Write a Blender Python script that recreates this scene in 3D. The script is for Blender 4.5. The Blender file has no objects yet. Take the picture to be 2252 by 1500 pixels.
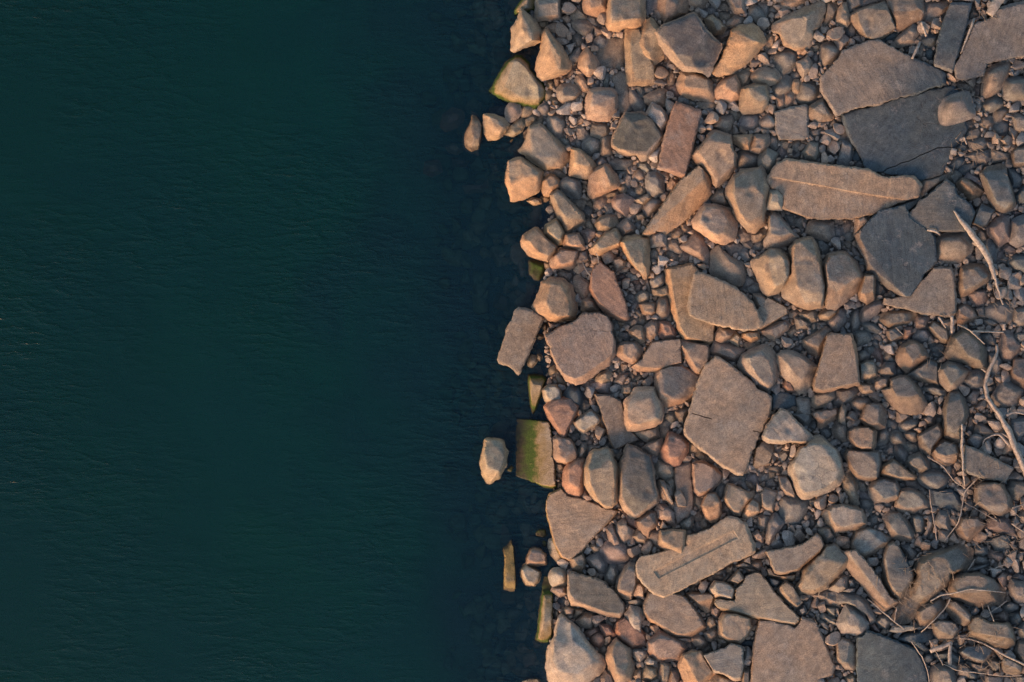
# Rubble shore seen from straight above: dark green water meeting a bank of broken stone.
import bpy, bmesh, math, random
import numpy as np
from mathutils import Vector
from mathutils.geometry import delaunay_2d_cdt

C = bpy.context.scene
COL = C.collection
random.seed(7)
RNG = np.random.default_rng(7)

# ------------------------------------------------------------------ camera
PXW, PXH = 2252.0, 1500.0          # the plan is laid out in centimetres, 2252 x 1500
CAMZ = 30.0
cam_d = bpy.data.cameras.new("camera")
cam = bpy.data.objects.new("camera", cam_d)
COL.objects.link(cam)
cam.location = (0, 0, CAMZ)
cam.rotation_euler = (0, 0, 0)
cam_d.sensor_width = 36.0
cam_d.lens = 36.0 * CAMZ / (PXW / 100.0)
cam_d.clip_start = 0.5
cam_d.clip_end = 500.0
C.camera = cam

# ------------------------------------------------------------------ light
SUN_EL = math.radians(21)
SDX, SDY = -0.60, -0.80            # horizontal direction towards the sun
w = bpy.data.worlds.new("World")
C.world = w
w.use_nodes = True
nt = w.node_tree
bg = nt.nodes["Background"]
sky = nt.nodes.new("ShaderNodeTexSky")
sky.sky_type = 'NISHITA'
sky.sun_disc = False
sky.sun_elevation = SUN_EL
sky.sun_rotation = math.atan2(SDX, SDY)
sky.air_density = 1.0
sky.dust_density = 1.5
sky.ozone_density = 0.25
nt.links.new(sky.outputs[0], bg.inputs[0])
bg.inputs[1].default_value = 0.15
sl = bpy.data.lights.new("sun", 'SUN')
sl.energy = 3.2
sl.angle = math.radians(19)
sl.color = (1.0, 0.50, 0.26)
so = bpy.data.objects.new("sun", sl)
COL.objects.link(so)
ce = math.cos(SUN_EL)
sv = Vector((SDX * ce, SDY * ce, math.sin(SUN_EL)))
so.rotation_euler = sv.to_track_quat('Z', 'Y').to_euler()
so.location = (-8, -11, 14)
C.view_settings.view_transform = 'Standard'
C.view_settings.look = 'None'
C.view_settings.exposure = 0.74
C.view_settings.gamma = 1.0
C.cycles.max_bounces = 8
C.cycles.transparent_max_bounces = 12
C.cycles.use_denoising = True

# ------------------------------------------------------------------ helpers
def hash2(ix, iy, seed):
    h = (ix.astype(np.int64) * 374761393 + iy.astype(np.int64) * 668265263 + seed * 1274126177) & 0xffffffff
    h = ((h ^ (h >> 13)) * 1274126177) & 0xffffffff
    return ((h ^ (h >> 16)) & 0xffff) / 65535.0

def vnoise(x, y, seed):
    ix, iy = np.floor(x), np.floor(y)
    fx, fy = x - ix, y - iy
    fx, fy = fx * fx * (3 - 2 * fx), fy * fy * (3 - 2 * fy)
    a, b = hash2(ix, iy, seed), hash2(ix + 1, iy, seed)
    c, d = hash2(ix, iy + 1, seed), hash2(ix + 1, iy + 1, seed)
    return (a + (b - a) * fx) * (1 - fy) + (c + (d - c) * fx) * fy * 1.0 - 0.5

def fbm(x, y, seed, octs=4):
    s, a = 0.0, 1.0
    for o in range(octs):
        s = s + a * vnoise(x * 2 ** o + 17.3 * o, y * 2 ** o - 9.1 * o, seed + o * 31)
        a *= 0.55
    return s

SHORE = [(-400, 1150), (0, 1165), (60, 1185), (120, 1205), (160, 1205), (200, 1190), (240, 1170), (280, 1165), (340, 1190),
         (400, 1200), (450, 1215), (480, 1215), (520, 1185), (560, 1185), (600, 1200), (680, 1205), (740, 1205),
         (800, 1210), (870, 1215), (930, 1225), (1000, 1225), (1080, 1225), (1150, 1215), (1220, 1225), (1260, 1245), (1330, 1225),
         (1400, 1215), (1500, 1205), (1900, 1200)]
SY = np.array([a for a, b in SHORE], float)
SX = np.array([b for a, b in SHORE], float)

def shore_d(x, y):
    return np.asarray(x, float) - np.interp(np.asarray(y, float), SY, SX)

def ground_z(x, y):
    d = shore_d(x, y)
    up = 0.02 + 0.40 * (1 - np.exp(-np.maximum(d, 0) / 380.0)) + np.maximum(d, 0) * 0.00012
    d = np.where(d < 0, np.minimum(d * (1 + 0.55 * fbm(np.asarray(x, float) / 170 + 3, np.asarray(y, float) / 170, 55, 3)), 0), d)
    dn = -3.6 * (1 - np.exp(np.minimum(d, 0) / 470.0))
    return np.where(d > 0, up, dn + 0.02)

def world(px, py, z):
    """plan centimetres (x right, y down) seen from the camera height -> metres"""
    k = (CAMZ - z) / CAMZ / 100.0
    return (px - PXW / 2) * k, -(py - PXH / 2) * k

def set_tags(o, label=None, cat=None, group=None, kind=None):
    if label: o['label'] = label
    if cat: o['category'] = cat
    if group: o['group'] = group
    if kind: o['kind'] = kind

def mesh_obj(name, V, F, mat, tint=None, smooth=True, sharp=0):
    me = bpy.data.meshes.new(name)
    me.from_pydata([tuple(v) for v in V] if not isinstance(V, np.ndarray) else V.tolist(), [], F)
    if tint is not None:
        ca = me.color_attributes.new("tint", 'FLOAT_COLOR', 'POINT')
        ca.data.foreach_set("color", np.asarray(tint, dtype=np.float32).ravel())
    me.materials.append(mat)
    if smooth:
        me.polygons.foreach_set("use_smooth", [True] * len(me.polygons))
    if smooth and sharp:
        me.set_sharp_from_angle(angle=math.radians(sharp))
    me.update()
    o = bpy.data.objects.new(name, me)
    COL.objects.link(o)
    return o

# ------------------------------------------------------------------ materials
def N(nt, t, **k):
    n = nt.nodes.new(t)
    for a, v in k.items():
        setattr(n, a, v)
    return n

def mat_new(name):
    m = bpy.data.materials.new(name)
    m.use_nodes = True
    t = m.node_tree
    for n in list(t.nodes):
        t.nodes.remove(n)
    out = N(t, "ShaderNodeOutputMaterial")
    return m, t, out

def mixc(t, fac, a, b, mode='MIX'):
    n = N(t, "ShaderNodeMix", data_type='RGBA', blend_type=mode)
    for i, v in ((0, fac), (6, a), (7, b)):
        if isinstance(v, (int, float)): n.inputs[i].default_value = v
        elif isinstance(v, tuple): n.inputs[i].default_value = v
        else: t.links.new(v, n.inputs[i])
    return n.outputs[2]

def ramp(t, src, lo, hi, a=0.0, b=1.0):
    n = N(t, "ShaderNodeMapRange")
    n.inputs[1].default_value, n.inputs[2].default_value = lo, hi
    n.inputs[3].default_value, n.inputs[4].default_value = a, b
    t.links.new(src, n.inputs[0])
    return n.outputs[0]

def mth(t, op, a, b=None):
    n = N(t, "ShaderNodeMath", operation=op)
    for i, v in enumerate((a, b)):
        if v is None: continue
        if isinstance(v, (int, float)): n.inputs[i].default_value = v
        else: t.links.new(v, n.inputs[i])
    return n.outputs[0]

def noise(t, vec, scale, detail=4, rough=0.55):
    n = N(t, "ShaderNodeTexNoise")
    n.inputs["Scale"].default_value = scale
    n.inputs["Detail"].default_value = detail
    n.inputs["Roughness"].default_value = rough
    t.links.new(vec, n.inputs["Vector"])
    return n.outputs[0]

def rock_material():
    m, t, out = mat_new("weathered_stone")
    b = N(t, "ShaderNodeBsdfPrincipled")
    t.links.new(b.outputs[0], out.inputs[0])
    g = N(t, "ShaderNodeNewGeometry")
    pos = g.outputs["Position"]
    at = N(t, "ShaderNodeAttribute", attribute_name="tint")
    base = at.outputs["Color"]
    moss = at.outputs["Alpha"]
    big = noise(t, pos, 1.3, 5, 0.6)
    mid = noise(t, pos, 6.0, 5, 0.62)
    fine = noise(t, pos, 45.0, 3, 0.7)
    grit = noise(t, pos, 120.0, 2, 0.6)
    c = mixc(t, ramp(t, big, 0.35, 0.65), base, mixc(t, 1.0, base, (0.80, 0.92, 1.06, 1), 'MULTIPLY'))
    c = mixc(t, ramp(t, mid, 0.30, 0.72, 0.0, 1.0), mixc(t, 1.0, c, (0.72, 0.71, 0.71, 1), 'MULTIPLY'), mixc(t, 1.0, c, (1.24, 1.20, 1.15, 1), 'MULTIPLY'))
    c = mixc(t, ramp(t, fine, 0.34, 0.66, 0.0, 1.0), mixc(t, 1.0, c, (0.64, 0.63, 0.62, 1), 'MULTIPLY'), mixc(t, 1.0, c, (1.32, 1.31, 1.28, 1), 'MULTIPLY'))
    # bedding grain, its direction different from stone to stone
    oi = N(t, "ShaderNodeObjectInfo")
    vr = N(t, "ShaderNodeVectorRotate", rotation_type='AXIS_ANGLE')
    vr.inputs["Axis"].default_value = (0.25, 0.2, 0.95)
    t.links.new(pos, vr.inputs["Vector"])
    t.links.new(mth(t, 'MULTIPLY', oi.outputs["Random"], 6.28), vr.inputs["Angle"])
    ms = N(t, "ShaderNodeMapping")
    ms.inputs["Scale"].default_value = (1.6, 13.0, 9.0)
    t.links.new(vr.outputs[0], ms.inputs["Vector"])
    grain = noise(t, ms.outputs[0], 1.0, 5, 0.6)
    c = mixc(t, ramp(t, grain, 0.33, 0.67), mixc(t, 1.0, c, (0.84, 0.83, 0.84, 1), 'MULTIPLY'), mixc(t, 1.0, c, (1.12, 1.10, 1.06, 1), 'MULTIPLY'))
    # hairline fractures
    wp = N(t, "ShaderNodeVectorMath", operation='ADD')
    wn = N(t, "ShaderNodeTexNoise"); wn.inputs["Scale"].default_value = 5.0
    t.links.new(pos, wn.inputs["Vector"]); t.links.new(pos, wp.inputs[0])
    ws = N(t, "ShaderNodeVectorMath", operation='SCALE'); ws.inputs["Scale"].default_value = 0.35
    t.links.new(wn.outputs["Color"], ws.inputs[0]); t.links.new(ws.outputs[0], wp.inputs[1])
    vc = N(t, "ShaderNodeTexVoronoi", feature='DISTANCE_TO_EDGE'); vc.inputs["Scale"].default_value = 1.9
    t.links.new(wp.outputs[0], vc.inputs["Vector"])
    line = mth(t, 'MULTIPLY', ramp(t, vc.outputs["Distance"], 0.0, 0.020, 1.0, 0.0), ramp(t, noise(t, pos, 0.9, 3), 0.54, 0.64))
    c = mixc(t, mth(t, 'MULTIPLY', line, 0.42), c, (0.06, 0.05, 0.045, 1))
    # dark pits
    pit = ramp(t, grit, 0.28, 0.40, 0.55, 1.0)
    c = mixc(t, 1.0, c, pit, 'MULTIPLY')
    # pale dust and salt patches
    dust = mth(t, 'MULTIPLY', ramp(t, noise(t, pos, 2.6, 6, 0.7), 0.56, 0.72, 0, 0.5), ramp(t, fine, 0.4, 0.6, 0.2, 1.0))
    c = mixc(t, dust, c, (0.37, 0.34, 0.30, 1))
    # algae where the stone meets the water
    sep = N(t, "ShaderNodeSeparateXYZ")
    t.links.new(pos, sep.inputs[0])
    zz = mth(t, 'ADD', sep.outputs[2], mth(t, 'MULTIPLY', mth(t, 'SUBTRACT', mid, 0.5), 0.16))
    ochre_f = mth(t, 'MINIMUM', mth(t, 'MULTIPLY', moss, 2.0), 1.0)
    green_f = mth(t, 'MAXIMUM', mth(t, 'SUBTRACT', mth(t, 'MULTIPLY', moss, 2.0), 1.0), 0.0)
    brown = mixc(t, ramp(t, fine, 0.35, 0.65), (0.15, 0.105, 0.030, 1), (0.27, 0.185, 0.06, 1))
    green = mixc(t, ramp(t, fine, 0.35, 0.65), (0.018, 0.045, 0.007, 1), (0.055, 0.10, 0.014, 1))
    c = mixc(t, mth(t, 'MULTIPLY', ramp(t, zz, 0.25, 0.12, 0, 0.8), ochre_f), c, brown)
    c = mixc(t, mth(t, 'MULTIPLY', ramp(t, zz, 0.14, 0.09, 0, 0.95), green_f), c, green)
    c = mixc(t, mth(t, 'MULTIPLY', ramp(t, zz, 0.07, 0.0, 0, 0.9), ochre_f), c, (0.055, 0.042, 0.024, 1))
    # wet stone under and at the water line
    wet = ramp(t, zz, 0.075, 0.02, 0, 1)
    c = mixc(t, wet, c, mixc(t, 1.0, c, (0.52, 0.49, 0.46, 1), 'MULTIPLY'))
    t.links.new(c, b.inputs["Base Color"])
    r = ramp(t, wet, 0, 1, 0.88, 0.45)
    t.links.new(r, b.inputs["Roughness"])
    b.inputs["Specular IOR Level"].default_value = 0.25
    bp = N(t, "ShaderNodeBump")
    bp.inputs["Strength"].default_value = 0.8
    bp.inputs["Distance"].default_value = 0.02
    hh = mth(t, 'ADD', mth(t, 'SUBTRACT', mth(t, 'ADD', mth(t, 'MULTIPLY', mid, 0.9), mth(t, 'MULTIPLY', grain, 0.8)), mth(t, 'MULTIPLY', line, 0.4)), mth(t, 'ADD', mth(t, 'MULTIPLY', fine, 0.7), mth(t, 'MULTIPLY', grit, 0.3)))
    t.links.new(hh, bp.inputs["Height"])
    t.links.new(bp.outputs[0], b.inputs["Normal"])
    return m

def ground_material():
    m, t, out = mat_new("dark_gravel_bed")
    b = N(t, "ShaderNodeBsdfPrincipled")
    t.links.new(b.outputs[0], out.inputs[0])
    g = N(t, "ShaderNodeNewGeometry")
    pos = g.outputs["Position"]
    v = N(t, "ShaderNodeTexVoronoi")
    v.inputs["Scale"].default_value = 26.0
    t.links.new(pos, v.inputs["Vector"])
    sep = N(t, "ShaderNodeSeparateXYZ")
    t.links.new(pos, sep.inputs[0])
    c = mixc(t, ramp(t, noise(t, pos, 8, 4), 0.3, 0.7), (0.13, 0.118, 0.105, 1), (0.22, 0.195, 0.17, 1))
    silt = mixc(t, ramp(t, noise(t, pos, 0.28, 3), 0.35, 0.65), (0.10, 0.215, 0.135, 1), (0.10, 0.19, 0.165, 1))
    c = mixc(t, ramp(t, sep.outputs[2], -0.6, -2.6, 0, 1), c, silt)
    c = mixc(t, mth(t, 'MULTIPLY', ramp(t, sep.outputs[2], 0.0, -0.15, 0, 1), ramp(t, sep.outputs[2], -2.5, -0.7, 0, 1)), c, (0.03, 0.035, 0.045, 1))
    t.links.new(c, b.inputs["Base Color"])
    b.inputs["Roughness"].default_value = 0.95
    bp = N(t, "ShaderNodeBump")
    bp.inputs["Distance"].default_value = 0.03
    t.links.new(v.outputs["Distance"], bp.inputs["Height"])
    t.links.new(bp.outputs[0], b.inputs["Normal"])
    return m

def water_material():
    m, t, out = mat_new("lake_water")
    tc = N(t, "ShaderNodeTexCoord")
    mp = N(t, "ShaderNodeMapping")
    mp.inputs["Rotation"].default_value = (0, 0, math.radians(-17))
    mp.inputs["Scale"].default_value = (0.30, 1.0, 1.0)
    t.links.new(tc.outputs["Object"], mp.inputs["Vector"])
    n1 = noise(t, mp.outputs[0], 3.2, 3, 0.55)
    n1 = mth(t, 'POWER', mth(t, 'SUBTRACT', 1.0, mth(t, 'ABSOLUTE', mth(t, 'MULTIPLY', mth(t, 'SUBTRACT', n1, 0.5), 4.5))), 3.0)
    n2 = noise(t, mp.outputs[0], 11.0, 3, 0.6)
    patch = noise(t, tc.outputs["Object"], 0.22, 3, 0.6)
    amp = ramp(t, patch, 0.40, 0.68, 0.08, 1.1)
    h = mth(t, 'MULTIPLY', mth(t, 'ADD', mth(t, 'MULTIPLY', n1, 0.35), mth(t, 'MULTIPLY', n2, 0.5)), amp)
    bp = N(t, "ShaderNodeBump")
    bp.inputs["Strength"].default_value = 1.0
    bp.inputs["Distance"].default_value = 0.031
    t.links.new(h, bp.inputs["Height"])
    fr = N(t, "ShaderNodeFresnel")
    fr.inputs["IOR"].default_value = 1.333
    t.links.new(bp.outputs[0], fr.inputs["Normal"])
    gl = N(t, "ShaderNodeBsdfGlossy")
    gl.inputs["Roughness"].default_value = 0.16
    t.links.new(bp.outputs[0], gl.inputs["Normal"])
    tr = N(t, "ShaderNodeBsdfTransparent")
    df = N(t, "ShaderNodeBsdfDiffuse")        # suspended silt near the surface
    df.inputs["Color"].default_value = (0.004, 0.040, 0.072, 1)
    b2 = N(t, "ShaderNodeBump")
    b2.inputs["Distance"].default_value = 0.14
    t.links.new(h, b2.inputs["Height"])
    t.links.new(b2.outputs[0], df.inputs["Normal"])
    tb = N(t, "ShaderNodeMixShader")
    tb.inputs[0].default_value = 0.22
    t.links.new(tr.outputs[0], tb.inputs[1])
    t.links.new(df.outputs[0], tb.inputs[2])
    mx = N(t, "ShaderNodeMixShader")
    t.links.new(fr.outputs[0], mx.inputs[0])
    t.links.new(tb.outputs[0], mx.inputs[1])
    t.links.new(gl.outputs[0], mx.inputs[2])
    t.links.new(mx.outputs[0], out.inputs["Surface"])
    va = N(t, "ShaderNodeVolumeAbsorption")
    va.inputs["Color"].default_value = (0.10, 0.82, 0.56, 1)
    va.inputs["Density"].default_value = 0.55
    t.links.new(va.outputs[0], out.inputs["Volume"])
    return m

def wood_material():
    m, t, out = mat_new("bleached_wood")
    b = N(t, "ShaderNodeBsdfPrincipled")
    t.links.new(b.outputs[0], out.inputs[0])
    g = N(t, "ShaderNodeNewGeometry")
    n = noise(t, g.outputs["Position"], 18, 5, 0.7)
    t.links.new(mixc(t, ramp(t, n, 0.3, 0.7), (0.13, 0.108, 0.085, 1), (0.42, 0.37, 0.31, 1)), b.inputs["Base Color"])
    b.inputs["Roughness"].default_value = 0.85
    bp = N(t, "ShaderNodeBump")
    bp.inputs["Distance"].default_value = 0.01
    t.links.new(n, bp.inputs["Height"])
    t.links.new(bp.outputs[0], b.inputs["Normal"])
    return m

ROCK = rock_material()
GROUND = ground_material()
WATER = water_material()
WOOD = wood_material()
STRAW = wood_material()
STRAW.name = "dull_straw"
for n_ in STRAW.node_tree.nodes:
    if n_.type == 'MIX':
        n_.inputs[6].default_value = (0.09, 0.075, 0.06, 1)
        n_.inputs[7].default_value = (0.26, 0.22, 0.17, 1)

# ------------------------------------------------------------------ ground and water
def build_ground():
    xs = np.concatenate([np.arange(-3200, 600, 100), np.arange(600, 1350, 15), np.arange(1350, 2400, 40), np.arange(2400, 4400, 100)]).astype(float)
    ys = np.concatenate([np.arange(-1600, -60, 100), np.arange(-60, 1560, 20), np.arange(1560, 3200, 100)]).astype(float)
    X, Y = np.meshgrid(xs, ys)
    Z = ground_z(X, Y) - 0.03 + 0.03 * fbm(X / 60, Y / 60, 5)
    wx, wy = (X - PXW / 2) / 100, -(Y - PXH / 2) / 100
    V = np.stack([wx, wy, Z], -1).reshape(-1, 3)
    ny, nx = X.shape
    F = [(j * nx + i, (j + 1) * nx + i, (j + 1) * nx + i + 1, j * nx + i + 1) for j in range(ny - 1) for i in range(nx - 1)]
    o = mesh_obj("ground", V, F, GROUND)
    set_tags(o, kind="structure", label="dark gravel bed sloping from the bank down under the water")

def build_water():
    x0, x1, y0, y1, zb = -31.0, 2.2, -23.0, 23.0, -5.0
    V = [(x0, y0, 0), (x1, y0, 0), (x1, y1, 0), (x0, y1, 0), (x0, y0, zb), (x1, y0, zb), (x1, y1, zb), (x0, y1, zb)]
    F = [(0, 1, 2, 3), (7, 6, 5, 4), (0, 4, 5, 1), (1, 5, 6, 2), (2, 6, 7, 3), (3, 7, 4, 0)]
    o = mesh_obj("water", V, F, WATER, smooth=False)
    set_tags(o, kind="structure", label="dark teal green water with faint ripples")

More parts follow.
